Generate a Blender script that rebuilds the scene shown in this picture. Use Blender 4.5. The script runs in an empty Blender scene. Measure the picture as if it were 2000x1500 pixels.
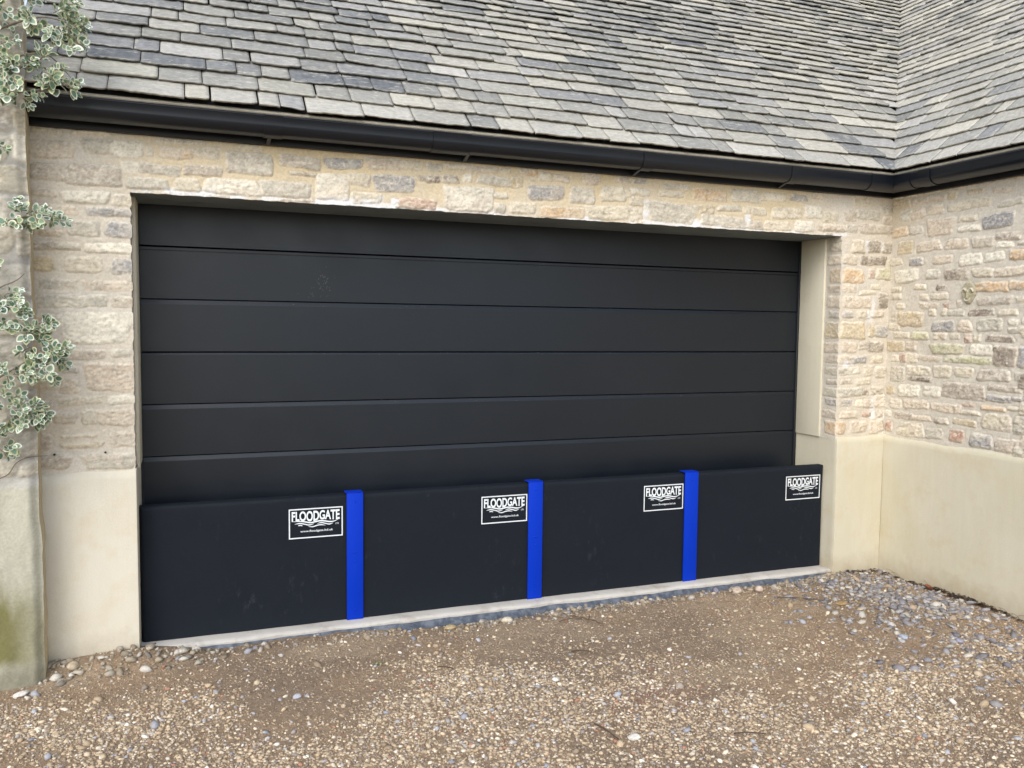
import bpy, bmesh, math, random
import numpy as np
from mathutils import Vector, Matrix

# ------------------------------------------------------------------ camera, sky, sun, exposure
S = bpy.context.scene
COL = S.collection
YAW, PIT, ROL = 0.3692, -0.0674, 0.0107
CAM = Vector((0.2115, -3.9723, 1.4402))
Fv = Vector((math.sin(YAW)*math.cos(PIT), math.cos(YAW)*math.cos(PIT), math.sin(PIT)))
r0 = Vector((math.cos(YAW), -math.sin(YAW), 0)); u0 = r0.cross(Fv)
rv = math.cos(ROL)*r0 + math.sin(ROL)*u0; uv = -math.sin(ROL)*r0 + math.cos(ROL)*u0
cam = bpy.data.objects.new('camera', bpy.data.cameras.new('camera')); COL.objects.link(cam)
M = Matrix((( rv.x, uv.x, -Fv.x, CAM.x), (rv.y, uv.y, -Fv.y, CAM.y), (rv.z, uv.z, -Fv.z, CAM.z), (0,0,0,1)))
cam.matrix_world = M
cam.data.sensor_width = 36; cam.data.lens = 36*1640.3/2000
cam.data.clip_end = 500
S.camera = cam
W_ = bpy.data.worlds.new('World'); S.world = W_; W_.use_nodes = True
nt = W_.node_tree; nt.nodes.clear()
SUN_EL, SUN_AZ = math.radians(41), math.radians(217)      # compass style: clockwise from +Y
sky = nt.nodes.new('ShaderNodeTexSky'); sky.sky_type = 'NISHITA'; sky.sun_disc = False
sky.sun_elevation = SUN_EL; sky.sun_rotation = SUN_AZ
sky.air_density = 1.0; sky.dust_density = 1.6; sky.ozone_density = 1.0
hs = nt.nodes.new('ShaderNodeHueSaturation'); hs.inputs['Saturation'].default_value = 0.58
bg = nt.nodes.new('ShaderNodeBackground'); bg.inputs[1].default_value = 0.148
wo = nt.nodes.new('ShaderNodeOutputWorld')
nt.links.new(sky.outputs[0], hs.inputs['Color']); nt.links.new(hs.outputs[0], bg.inputs[0]); nt.links.new(bg.outputs[0], wo.inputs[0])
sl = bpy.data.lights.new('sun', 'SUN'); sl.energy = .60; sl.angle = math.radians(42); sl.color = (1, .99, .975)
sun = bpy.data.objects.new('sun', sl); COL.objects.link(sun)
sd = Vector((math.sin(SUN_AZ)*math.cos(SUN_EL), math.cos(SUN_AZ)*math.cos(SUN_EL), math.sin(SUN_EL)))
sun.rotation_euler = sd.to_track_quat('Z', 'Y').to_euler(); sun.location = sd*20
S.view_settings.view_transform = 'Standard'; S.view_settings.look = 'None'
S.view_settings.gamma = 1; S.view_settings.exposure = 0.96

# ------------------------------------------------------------------ measures (metres)
W = 3.832          # opening width
REC = 0.346        # depth of the door behind the wall face
ZT = 1.998         # underside of the lintel
XC = 4.206         # inner corner with the wing
ZP = 0.80          # top of the rendered plinth
ZF = 2.24          # bottom of the fascia
XL = -0.395        # left end, against the old wall

# ------------------------------------------------------------------ helpers
def srgb(r, g, b):
    return tuple(((c/255)/12.92 if c/255 <= .04045 else ((c/255+.055)/1.055)**2.4) for c in (r, g, b))
def hash2(i, j, seed):
    n = (i.astype(np.int64)*374761393 + j.astype(np.int64)*668265263 + seed*1442695041) & 0xffffffff
    n = ((n ^ (n >> 13))*1274126177) & 0xffffffff
    n = ((n ^ (n >> 16))*2246822519) & 0xffffffff
    return ((n ^ (n >> 15)) & 0xffffff)/float(0xffffff)
def vnoise(x, y, seed=0):
    xi = np.floor(x); yi = np.floor(y); fx = x-xi; fy = y-yi
    fx = fx*fx*(3-2*fx); fy = fy*fy*(3-2*fy); xi = xi.astype(np.int64); yi = yi.astype(np.int64)
    a = hash2(xi, yi, seed); b = hash2(xi+1, yi, seed); c = hash2(xi, yi+1, seed); d = hash2(xi+1, yi+1, seed)
    return (a*(1-fx)+b*fx)*(1-fy)+(c*(1-fx)+d*fx)*fy
def fbm(x, y, seed=0, o=4, g=.5):
    s = 0; a = 1; t = 0
    for k in range(o):
        s = s+a*vnoise(x*2**k+k*17.3, y*2**k-k*9.1, seed+k*31); t += a; a *= g
    return s/t
def sst(a, b, x):
    t = np.clip((x-a)/(b-a), 0, 1); return t*t*(3-2*t)

def raw(name, verts, faces, mat, parent=None, col=None, smooth=False):
    """verts (n,3) array, faces (m,k) array or a list of tuples"""
    me = bpy.data.meshes.new(name)
    verts = np.asarray(verts, dtype=np.float32)
    if isinstance(faces, np.ndarray):
        k = faces.shape[1]; m = len(faces)
        me.vertices.add(len(verts)); me.vertices.foreach_set('co', verts.ravel())
        me.loops.add(m*k); me.loops.foreach_set('vertex_index', faces.astype(np.int32).ravel())
        me.polygons.add(m); me.polygons.foreach_set('loop_start', np.arange(0, m*k, k, dtype=np.int32))
        me.polygons.foreach_set('loop_total', np.full(m, k, dtype=np.int32))
        me.update(calc_edges=True)
    else:
        me.from_pydata([tuple(v) for v in verts], [], faces)
    if col is not None:
        ca = me.color_attributes.new('Col', 'FLOAT_COLOR', 'POINT')
        c = np.ones((len(verts), 4), dtype=np.float32); c[:, :3] = col
        ca.data.foreach_set('color', c.ravel())
    if smooth: me.polygons.foreach_set('use_smooth', np.ones(len(me.polygons), dtype=bool))
    if mat is not None:
        for m_ in (mat if isinstance(mat, list) else [mat]): me.materials.append(m_)
    me.validate(); me.update()
    o = bpy.data.objects.new(name, me); COL.objects.link(o)
    if parent: o.parent = parent; o.matrix_parent_inverse = parent.matrix_world.inverted()
    return o
def tag(o, label=None, cat=None, group=None, kind=None):
    if label: o['label'] = label
    if cat: o['category'] = cat
    if group: o['group'] = group
    if kind: o['kind'] = kind
    return o
def thing(name, loc, label, cat, group=None):
    o = bpy.data.objects.new(name, None); COL.objects.link(o); o.location = loc; o.empty_display_size = .1
    o.matrix_world = Matrix.Translation(Vector(loc))
    return tag(o, label, cat, group)
class MB:
    def __init__(s): s.v = []; s.f = []
    def box(s, x0, y0, z0, x1, y1, z1):
        b = len(s.v)
        s.v += [(x0,y0,z0),(x1,y0,z0),(x1,y1,z0),(x0,y1,z0),(x0,y0,z1),(x1,y0,z1),(x1,y1,z1),(x0,y1,z1)]
        s.f += [tuple(b+i for i in q) for q in ((0,3,2,1),(4,5,6,7),(0,1,5,4),(1,2,6,5),(2,3,7,6),(3,0,4,7))]
    def sweep(s, prof, path, cap=True):
        """prof: list of 3D offset functions; path: list of frames (origin, out, up)"""
        b = len(s.v); n = len(prof)
        for (o, out, up) in path:
            for (a, c) in prof: s.v.append(tuple(Vector(o)+Vector(out)*a+Vector(up)*c))
        for i in range(len(path)-1):
            for j in range(n):
                k = (j+1) % n
                s.f.append((b+i*n+j, b+i*n+k, b+(i+1)*n+k, b+(i+1)*n+j))
        if cap: s.f.append(tuple(b+j for j in range(n))[::-1]); s.f.append(tuple(b+(len(path)-1)*n+j for j in range(n)))
    def tube(s, pts, rads, n=7):
        b = len(s.v); m = len(pts)
        for i, p in enumerate(pts):
            p = Vector(p); t = Vector(pts[min(i+1, m-1)])-Vector(pts[max(i-1, 0)])
            if t.length < 1e-9: t = Vector((0,0,1))
            t.normalize(); a = t.cross(Vector((.13,.27,.95))); a.normalize(); c = t.cross(a)
            for j in range(n):
                q = 2*math.pi*j/n; s.v.append(tuple(p+(a*math.cos(q)+c*math.sin(q))*rads[i]))
        for i in range(m-1):
            for j in range(n):
                k = (j+1) % n; s.f.append((b+i*n+j, b+i*n+k, b+(i+1)*n+k, b+(i+1)*n+j))
        s.f.append(tuple(b+j for j in range(n))[::-1]); s.f.append(tuple(b+(m-1)*n+j for j in range(n)))
    def build(s, name, mat, parent=None, bevel=0, seg=2, smooth=False):
        me = bpy.data.meshes.new(name); me.from_pydata(s.v, [], s.f)
        bm = bmesh.new(); bm.from_mesh(me); bmesh.ops.recalc_face_normals(bm, faces=bm.faces)
        if bevel: bmesh.ops.bevel(bm, geom=list(bm.edges), offset=bevel, segments=seg, affect='EDGES', profile=.5)
        bm.to_mesh(me); bm.free()
        if smooth or bevel:
            for p in me.polygons: p.use_smooth = True
            me.set_sharp_from_angle(angle=math.radians(40))
        if mat: me.materials.append(mat)
        o = bpy.data.objects.new(name, me); COL.objects.link(o)
        if parent: o.parent = parent; o.matrix_parent_inverse = parent.matrix_world.inverted()
        return o
def grid_faces(nu, nv, flip=False):
    i = np.arange(nu-1)[:, None]; j = np.arange(nv-1)[None, :]
    a = (i*nv+j).ravel(); b = ((i+1)*nv+j).ravel(); c = ((i+1)*nv+j+1).ravel(); d = (i*nv+j+1).ravel()
    return np.stack([a, b, c, d] if not flip else [a, d, c, b], 1)

# ------------------------------------------------------------------ materials
def nodes(name):
    m = bpy.data.materials.new(name); m.use_nodes = True
    t = m.node_tree; b = t.nodes['Principled BSDF']; return m, t, b
def noise(t, scale, detail=5, rough=.55, vec=None, stretch=None):
    n = t.nodes.new('ShaderNodeTexNoise'); n.inputs['Scale'].default_value = scale
    n.inputs['Detail'].default_value = detail; n.inputs['Roughness'].default_value = rough
    tc = t.nodes.new('ShaderNodeTexCoord'); src = tc.outputs['Object']
    if stretch:
        mp = t.nodes.new('ShaderNodeMapping'); mp.inputs['Scale'].default_value = stretch
        t.links.new(src, mp.inputs[0]); src = mp.outputs[0]
    t.links.new(src, n.inputs['Vector']); return n
def ramp(t, src, lo, hi, c0=(0,0,0,1), c1=(1,1,1,1)):
    r = t.nodes.new('ShaderNodeValToRGB'); r.color_ramp.elements[0].position = lo; r.color_ramp.elements[1].position = hi
    r.color_ramp.elements[0].color = c0; r.color_ramp.elements[1].color = c1
    t.links.new(src, r.inputs[0]); return r
def mix(t, fac, a, b, mode='MIX'):
    m = t.nodes.new('ShaderNodeMix'); m.data_type = 'RGBA'; m.blend_type = mode
    for s_, v in ((m.inputs[0], fac), (m.inputs[6], a), (m.inputs[7], b)):
        if hasattr(v, 'links'): t.links.new(v, s_)
        elif isinstance(v, (int, float)): s_.default_value = v
        else: s_.default_value = (*v[:3], 1)
    return m.outputs[2]
def bump(t, b, srcs):
    prev = None
    for (s_, strength, dist) in srcs:
        n = t.nodes.new('ShaderNodeBump'); n.inputs['Strength'].default_value = strength; n.inputs['Distance'].default_value = dist
        t.links.new(s_, n.inputs['Height'])
        if prev: t.links.new(prev, n.inputs['Normal'])
        prev = n.outputs[0]
    t.links.new(prev, b.inputs['Normal'])
def g4(v): return (v, v, v, 1)
def mat_attr(name, rough=.92, n1=90, lo=.78, hi=1.15, bs=.6, bd=.004, n2=300, spec=.3):
    m, t, b = nodes(name)
    at = t.nodes.new('ShaderNodeAttribute'); at.attribute_name = 'Col'
    a = noise(t, n1, 6, .65); r = ramp(t, a.outputs[0], .3, .7, g4(lo), g4(hi))
    c = mix(t, 1.0, at.outputs['Color'], r.outputs[0], 'MULTIPLY')
    t.links.new(c, b.inputs['Base Color']); b.inputs['Roughness'].default_value = rough
    b.inputs['Specular IOR Level'].default_value = spec
    f = noise(t, n2, 4, .7)
    bump(t, b, [(a.outputs[0], bs, bd), (f.outputs[0], bs*.6, bd*.35)])
    return m
M_stone = mat_attr('rubble_stone', .92, 90, .84, 1.10, .45, .0025)
def mat_slate():
    m, t, b = nodes('stone_slate')
    at = t.nodes.new('ShaderNodeAttribute'); at.attribute_name = 'Col'
    a = noise(t, 30, 9, .72, stretch=(1, 1.8, 1.8)); l = noise(t, 17, 9, .74, stretch=(1, 2.4, 2.4)); f = noise(t, 240, 4, .7)
    c = mix(t, 1.0, at.outputs['Color'], ramp(t, a.outputs[0], .30, .72, g4(.70), g4(1.20)).outputs[0], 'MULTIPLY')
    lm = ramp(t, l.outputs[0], .555, .62); sc = t.nodes.new('ShaderNodeMath'); sc.operation = 'MULTIPLY'; sc.inputs[1].default_value = .62; t.links.new(lm.outputs[0], sc.inputs[0])
    c = mix(t, sc.outputs[0], c, srgb(204, 199, 184))
    t.links.new(c, b.inputs['Base Color']); b.inputs['Roughness'].default_value = .82; b.inputs['Specular IOR Level'].default_value = .35
    bump(t, b, [(a.outputs[0], .8, .008), (l.outputs[0], .5, .005), (f.outputs[0], .5, .0015)])
    return m
M_slate = mat_slate()
M_pebble = mat_attr('pebble', .8, 160, .82, 1.12, .5, .002, 500, .4)
M_rock = mat_attr('loose_rock', .88, 60, .7, 1.15, .9, .005, 300, .3)
M_leaf = mat_attr('variegated_leaf', .42, 60, .85, 1.1, .2, .001, 200, .5)
M_soil, t, b = nodes('driveway_soil')
at = t.nodes.new('ShaderNodeAttribute'); at.attribute_name = 'Col'
a1 = noise(t, 130, 6, .75); a2 = noise(t, 42, 10, .80); a3 = noise(t, 320, 3, .6)
c = mix(t, 1.0, at.outputs['Color'], ramp(t, a2.outputs[0], .3, .72, g4(.58), g4(1.34)).outputs[0], 'MULTIPLY')
c = mix(t, 1.0, c, ramp(t, a1.outputs[0], .34, .66, g4(.72), g4(1.22)).outputs[0], 'MULTIPLY')
c = mix(t, ramp(t, a3.outputs[0], .66, .74).outputs[0], c, srgb(186, 176, 160))
t.links.new(c, b.inputs['Base Color']); b.inputs['Roughness'].default_value = .95; b.inputs['Specular IOR Level'].default_value = .2
bump(t, b, [(a2.outputs[0], 1.0, .014), (a1.outputs[0], .9, .006), (a3.outputs[0], .7, .004)])

def mat_render(name, c0, c1, c2, splash=.55):
    m, t, b = nodes(name)
    n1 = noise(t, 2.3, 5, .6); n2 = noise(t, 7, 6, .65); n3 = noise(t, 260, 3, .6)
    c = mix(t, ramp(t, n1.outputs[0], .35, .68).outputs[0], c0, c1)
    c = mix(t, ramp(t, n2.outputs[0], .52, .74).outputs[0], c, c2)
    c = mix(t, 1.0, c, ramp(t, n3.outputs[0], .25, .75, g4(.93), g4(1.05)).outputs[0], 'MULTIPLY')
    tc = t.nodes.new('ShaderNodeTexCoord'); sp = t.nodes.new('ShaderNodeSeparateXYZ'); t.links.new(tc.outputs['Object'], sp.inputs[0])
    n5 = noise(t, 14, 7, .7); ad = t.nodes.new('ShaderNodeMath'); ad.operation = 'MULTIPLY_ADD'; ad.inputs[1].default_value = -.22; t.links.new(n5.outputs[0], ad.inputs[0]); t.links.new(sp.outputs[2], ad.inputs[2])
    rz = ramp(t, ad.outputs[0], 0.0, .10, (.55, .55, .55, 1), (0, 0, 0, 1)); rz.color_ramp.elements[0].position = 0.0
    mr = t.nodes.new('ShaderNodeMapRange'); mr.inputs['From Min'].default_value = -.16; mr.inputs['From Max'].default_value = .0; mr.inputs['To Min'].default_value = splash; mr.inputs['To Max'].default_value = 0
    t.links.new(ad.outputs[0], mr.inputs['Value'])
    c = mix(t, mr.outputs[0], c, srgb(168, 152, 126))
    n6 = noise(t, 30, 7, .75, stretch=(1, 1, .12)) if splash else noise(t, 30, 7, .75); c = mix(t, 1.0, c, ramp(t, n6.outputs[0], .30, .62, g4(.955), g4(1.0)).outputs[0], 'MULTIPLY')
    t.links.new(c, b.inputs['Base Color']); b.inputs['Roughness'].default_value = .9; b.inputs['Specular IOR Level'].default_value = .2
    bump(t, b, [(n2.outputs[0], .25, .01), (n3.outputs[0], .35, .0015)])
    return m
M_render = mat_render('cream_render', srgb(208, 200, 175), srgb(214, 207, 186), srgb(206, 194, 164))
M_render2 = mat_render('pale_render', srgb(218, 210, 190), srgb(222, 217, 201), srgb(214, 203, 177))
M_jamb = mat_render('jamb_render', srgb(220, 213, 190), srgb(217, 210, 188), srgb(212, 203, 178))
M_sill = mat_render('sill_concrete', srgb(202, 198, 190), srgb(190, 185, 176), srgb(162, 152, 138), 0.0)
M_lintel = mat_render('lintel_concrete', srgb(124, 132, 132), srgb(112, 120, 120), srgb(98, 106, 106))

def scuff(name, base, rough, scuffs, grain=.0, spec=.5, vis=.5):
    m, t, b = nodes(name)
    n1 = noise(t, 5, 5, .6); n2 = noise(t, 26, 8, .75, stretch=(1, 1, .45))
    m1 = ramp(t, n1.outputs[0], .5, .78); m2 = ramp(t, n2.outputs[0], .55, .8)
    mm = mix(t, 1.0, m1.outputs[0], m2.outputs[0], 'MULTIPLY')
    sc = t.nodes.new('ShaderNodeMath'); sc.operation = 'MULTIPLY'; sc.inputs[1].default_value = vis
    t.links.new(mm, sc.inputs[0])
    c = mix(t, sc.outputs[0], base, scuffs)
    t.links.new(c, b.inputs['Base Color'])
    r = t.nodes.new('ShaderNodeMath'); r.operation = 'MULTIPLY_ADD'; r.inputs[1].default_value = .25; r.inputs[2].default_value = rough-.08
    t.links.new(n1.outputs[0], r.inputs[0]); t.links.new(r.outputs[0], b.inputs['Roughness'])
    b.inputs['Specular IOR Level'].default_value = spec
    if grain:
        g_ = noise(t, 420, 3, .6); bump(t, b, [(g_.outputs[0], grain, .0012), (n1.outputs[0], .12, .01)])
    return m
M_door = scuff('door_paint', (.0046, .0080, .0135), .34, srgb(120, 124, 126), .12, .50, .12)
M_doorframe = scuff('door_frame_black', (.012, .013, .015), .5, (.03, .03, .03), 0)
M_fabric = scuff('barrier_fabric', (.0046, .0080, .0140), .72, srgb(130, 132, 134), .55, .30, .38)
M_blue = scuff('blue_paint', (.0003, .034, .47), .5, (.01, .07, .62), 0, .15, .4)
M_gutter = scuff('black_plastic', (.004, .0065, .011), .30, srgb(120, 112, 98), 0, .5, .12)
M_fascia = scuff('black_fascia', (.005, .006, .008), .42, srgb(120, 112, 98), 0, .4, .12)
M_dpm, t, b = nodes('damp_membrane'); n1 = noise(t, 30, 5, .6)
t.links.new(mix(t, ramp(t, n1.outputs[0], .4, .62).outputs[0], srgb(66, 74, 86), srgb(104, 110, 120)), b.inputs['Base Color']); b.inputs['Roughness'].default_value = .6
bump(t, b, [(n1.outputs[0], .6, .01)])
M_white, t, b = nodes('white_print'); b.inputs['Base Color'].default_value = (.80, .84, .86, 1); b.inputs['Roughness'].default_value = .5
M_dark, t, b = nodes('roof_felt'); b.inputs['Base Color'].default_value = (.02, .02, .022, 1); b.inputs['Roughness'].default_value = .9
M_bed, t, b = nodes('eaves_mortar'); n1 = noise(t, 40, 5, .6)
t.links.new(mix(t, n1.outputs[0], srgb(150, 142, 124), srgb(190, 182, 164)), b.inputs['Base Color']); bump(t, b, [(n1.outputs[0], .8, .01)]); b.inputs['Roughness'].default_value = .95
M_bark, t, b = nodes('shrub_bark'); n1 = noise(t, 90, 5, .6, stretch=(1, 1, .3))
t.links.new(mix(t, n1.outputs[0], srgb(92, 82, 70), srgb(150, 138, 122)), b.inputs['Base Color']); b.inputs['Roughness'].default_value = .9
M_twig, t, b = nodes('dead_twig'); n1 = noise(t, 90, 5, .6)
t.links.new(mix(t, n1.outputs[0], srgb(52, 42, 34), srgb(104, 88, 70)), b.inputs['Base Color']); b.inputs['Roughness'].default_value = .9
M_litter = mat_attr('dead_leaf', .8, 90, .6, 1.2, .6, .003, 300)
M_grass, t, b = nodes('grass_blade'); b.inputs['Base Color'].default_value = (.10, .19, .05, 1); b.inputs['Roughness'].default_value = .6
M_nail, t, b = nodes('rusty_nail'); b.inputs['Base Color'].default_value = (.05, .025, .018, 1); b.inputs['Roughness'].default_value = .7

# ------------------------------------------------------------------ traced stones: u0 v0 u1 v1 (mm) and a colour letter
ST_F = "-400 2119 -221 2184 p;-183 2153 -78 2203 g;-74 2143 41 2206 w;55 2154 87 2193 b;113 2154 191 2196 p;191 2160 245 2198 o;249 2167 355 2208 b;-377 2030 -246 2091 v;-242 2018 -45 2100 v;-32 2084 27 2122 w;31 2083 190 2121 g;207 2091 362 2128 v;-18 2018 140 2059 g;170 2021 268 2070 b;289 2021 439 2075 w;-379 1960 -289 1989 p;-267 1943 -86 1987 w;-74 1940 -3 1984 b;-392 1888 -215 1924 p;-173 1893 -68 1926 s;-64 1895 -4 1920 s;98 2218 175 2234 g;175 2221 296 2237 g;-219 2227 -89 2240 b;-369 2220 -265 2238 b;384 2112 581 2201 g;617 2155 785 2204 v;808 2168 983 2210 s;1002 2179 1168 2226 p;1173 2192 1268 2225 b;661 2123 771 2132 d;441 2217 533 2238 b;353 2017 522 2080 w;527 2022 743 2088 g;771 2023 925 2136 w;930 2093 1021 2144 b;1041 2078 1233 2151 s;940 2016 1080 2061 b;1139 2005 1345 2048 r;1258 2140 1340 2159 d;1291 2191 1370 2222 g;1386 2205 1505 2227 b;1511 2202 1655 2223 v;1671 2208 1725 2229 b;1775 2211 1841 2232 v;1299 2132 1365 2167 d;1376 2138 1453 2170 d;1482 2148 1524 2183 w;1559 2144 1726 2184 g;1732 2140 1798 2189 y;1825 2177 1862 2190 b;1881 2184 1954 2220 b;1966 2185 2046 2216 p;1826 2089 2019 2156 s;2059 2085 2194 2167 g;2235 2107 2374 2179 b;1386 2007 1635 2121 w;1645 2083 1710 2107 b;1646 2007 1706 2052 g;1728 2013 1861 2063 b;1895 2008 2142 2053 o;2154 2012 2413 2077 b;1819 2199 1881 2233 o;2330 2205 2403 2233 v;2380 2132 2429 2172 b;2433 2210 2505 2232 s;2609 2192 2769 2216 g;2410 2149 2528 2178 w;2584 2151 2731 2176 b;2796 2147 3008 2208 o;3048 2155 3234 2219 g;3248 2173 3418 2215 b;3447 2182 3563 2214 s;3599 2207 3673 2238 p;2405 2093 2486 2132 b;2407 2012 2481 2078 b;2518 2015 2812 2116 g;2838 2075 2930 2118 y;2957 2099 3106 2126 g;2853 2013 3143 2065 g;3126 2090 3286 2128 b;3157 2011 3254 2055 v;3275 2012 3446 2057 b;3322 2080 3523 2134 b;3548 2095 3670 2159 w;3486 2012 3614 2068 w;3644 2026 3771 2059 p;3686 2076 3769 2126 b;3844 2092 3927 2148 v;3933 2106 4103 2159 g;4108 2143 4208 2194 g;3950 2027 4208 2073 v;3677 2027 3848 2060 p;3669 2069 3788 2128 b;3860 2027 3937 2064 g;3907 1909 3998 1981 p;4030 1914 4123 1980 d;4136 1913 4220 1974 d;3847 1836 3946 1888 p;3972 1839 4170 1886 d;3848 1729 4003 1808 o;4042 1760 4081 1809 r;4101 1753 4215 1814 n;3848 1669 3948 1712 p;3982 1662 4100 1681 b;4065 1694 4132 1718 b;3855 1580 4064 1642 p;4129 1582 4196 1669 d;3859 1521 3930 1553 s;3962 1518 4061 1558 b;4074 1525 4174 1560 p;3844 1397 4026 1490 y;4059 1405 4099 1467 y;4106 1406 4200 1467 s;3849 1312 3965 1368 p;3984 1332 4077 1374 v;4051 1317 4171 1374 d;3839 1246 3930 1291 p;3936 1250 4041 1288 s;4088 1249 4175 1286 b;3842 1179 3998 1219 g;4031 1172 4104 1229 b;4125 1161 4199 1223 b;3865 1123 3936 1145 v;3969 1116 4088 1148 b;3848 1048 4025 1095 g;4031 1055 4071 1089 d;4087 1057 4185 1102 b;3851 994 3949 1029 s;3982 981 4041 1021 b;4048 979 4115 1025 p;4127 977 4208 1050 p;3861 917 3992 955 p;4038 925 4098 950 r;4158 919 4192 952 v;3842 820 3897 893 o;3943 826 4062 891 p;4089 816 4156 893 p;4162 829 4196 902 b;-413 1886 -300 1906 p;-242 1807 -122 1863 g;-98 1806 -2 1865 s;-376 1803 -272 1825 y;-397 1742 -293 1769 v;-290 1748 -204 1771 g;-181 1739 0 1772 w;-379 1656 -302 1712 y;-259 1654 -122 1714 b;-81 1651 -5 1709 s;-352 1581 -224 1618 g;-194 1579 -7 1616 p;-367 1509 -104 1552 g;-84 1511 -8 1551 v;-391 1453 -310 1471 b;-278 1355 -13 1481 w;-273 1290 -122 1325 v;-94 1298 -11 1322 g;-191 1149 -9 1266 p;-278 1232 -226 1255 s;-286 1143 -227 1197 p;-294 1096 -130 1121 b;-105 1096 -11 1126 w;-383 1083 -319 1109 g;-395 1041 -316 1070 b;-320 1015 -234 1060 g;-209 1012 -163 1070 b;-153 1002 -12 1066 p;-397 905 -333 973 v;-287 955 -161 963 b;-292 912 -137 927 y;-101 908 -14 966 p;-376 826 -255 876 v;-203 816 -12 873 g;-446 1241 -294 1298 b;-438 1161 -313 1221 b"
ST_R = "22 2007 125 2060 o;63 2095 146 2158 g;63 1902 168 1971 y;-2 1840 96 1876 b;43 1733 214 1804 w;36 1633 95 1662 b;20 1680 92 1706 b;58 1579 123 1606 b;29 1504 68 1556 v;82 1474 259 1554 y;138 2011 231 2054 g;148 1831 241 1871 s;158 2099 238 2146 p;12 1448 98 1484 b;55 1403 164 1432 b;5 1325 130 1382 y;142 1328 224 1382 p;35 1258 95 1297 p;107 1260 152 1305 r;40 1144 142 1227 g;163 1187 317 1236 w;178 1157 308 1176 d;12 1065 72 1108 y;111 1057 238 1121 w;36 977 135 1032 p;154 987 242 1037 p;13 923 53 956 w;80 919 221 953 v;17 836 70 893 r;117 821 300 900 b;152 1258 228 1311 b;173 2105 249 2158 p;255 2111 373 2159 p;405 2113 664 2158 b;532 2192 632 2211 y;679 2175 800 2196 p;722 2100 858 2130 g;267 1987 449 2077 p;478 2048 593 2074 b;481 1993 614 2021 w;633 1995 814 2066 s;205 1907 365 1957 p;397 1903 541 1956 p;571 1899 710 1950 p;720 1926 851 1961 v;723 1884 811 1910 w;838 1889 885 1908 g;317 1828 446 1869 p;497 1806 629 1863 w;652 1819 765 1860 w;803 1816 915 1860 o;268 1744 361 1795 g;400 1732 556 1789 d;580 1739 708 1779 b;725 1736 919 1776 p;608 1660 801 1705 o;807 1663 924 1703 o;196 1686 278 1711 b;352 1678 410 1706 d;234 1624 295 1656 b;315 1627 426 1657 b;397 1574 441 1603 r;230 1574 364 1605 p;624 1588 822 1624 v;849 1593 928 1621 b;567 1532 725 1561 d;754 1530 858 1559 b;329 1445 477 1501 s;502 1446 591 1500 p;628 1447 770 1511 g;815 1479 866 1505 w;812 1439 906 1461 g;183 1398 311 1437 n;346 1398 427 1433 p;460 1402 512 1429 b;544 1387 595 1427 r;607 1393 650 1425 b;686 1392 848 1423 d;329 1319 541 1370 n;586 1320 719 1371 w;733 1264 870 1366 d;881 1263 941 1367 s;219 1275 394 1299 p;421 1272 728 1306 n;194 1193 329 1233 b;350 1184 471 1246 b;497 1193 617 1242 b;642 1184 836 1239 v;864 1194 973 1234 g;197 1153 339 1175 d;423 1072 690 1155 v;294 1067 404 1123 w;712 1132 902 1158 v;704 1077 849 1104 s;854 1087 953 1105 s;201 1061 258 1122 w;205 991 326 1035 p;347 989 541 1030 p;558 1035 639 1048 r;547 991 666 1009 b;676 1027 818 1046 o;834 1039 929 1052 b;209 924 344 947 p;372 921 466 949 v;505 929 645 955 y;686 927 856 1006 b;882 976 959 1005 b;875 920 963 937 g;213 833 256 893 p;314 831 431 882 g;477 833 574 895 r;612 819 752 890 s;770 817 967 883 v"
SMEAR = "4072 1569 4101 1647;4043 1492 4092 1569;4009 1909 4028 1986;4114 1914 4130 1981;4095 978 4125 1045;4092 910 4136 972;4198 806 4217 970;3866 1225 3949 1265;4030 1491 4081 1523;2488 1990 2522 2127;2788 1995 2852 2043;3136 2013 3175 2084;126 2000 188 2026;263 1992 327 2031;1069 2011 1089 2050;1123 2004 1158 2045;770 1983 1069 2034;1340 1993 1391 2016"
def parse(s):
    o = []
    for it in s.split(';'):
        a = it.split(); o.append((float(a[0])/1000, float(a[1])/1000, float(a[2])/1000, float(a[3])/1000, a[4] if len(a) > 4 else 'b'))
    return o
PAL = {'b': (220,209,184), 'p': (217,200,178), 'w': (243,237,218), 'g': (194,189,174), 's': (148,149,154), 'o': (216,180,136),
       'y': (202,182,142), 'r': (184,140,118), 'v': (186,173,158), 'n': (200,198,156), 'd': (132,118,106)}
PAL = {k: np.array(srgb(*v)) for k, v in PAL.items()}

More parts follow.
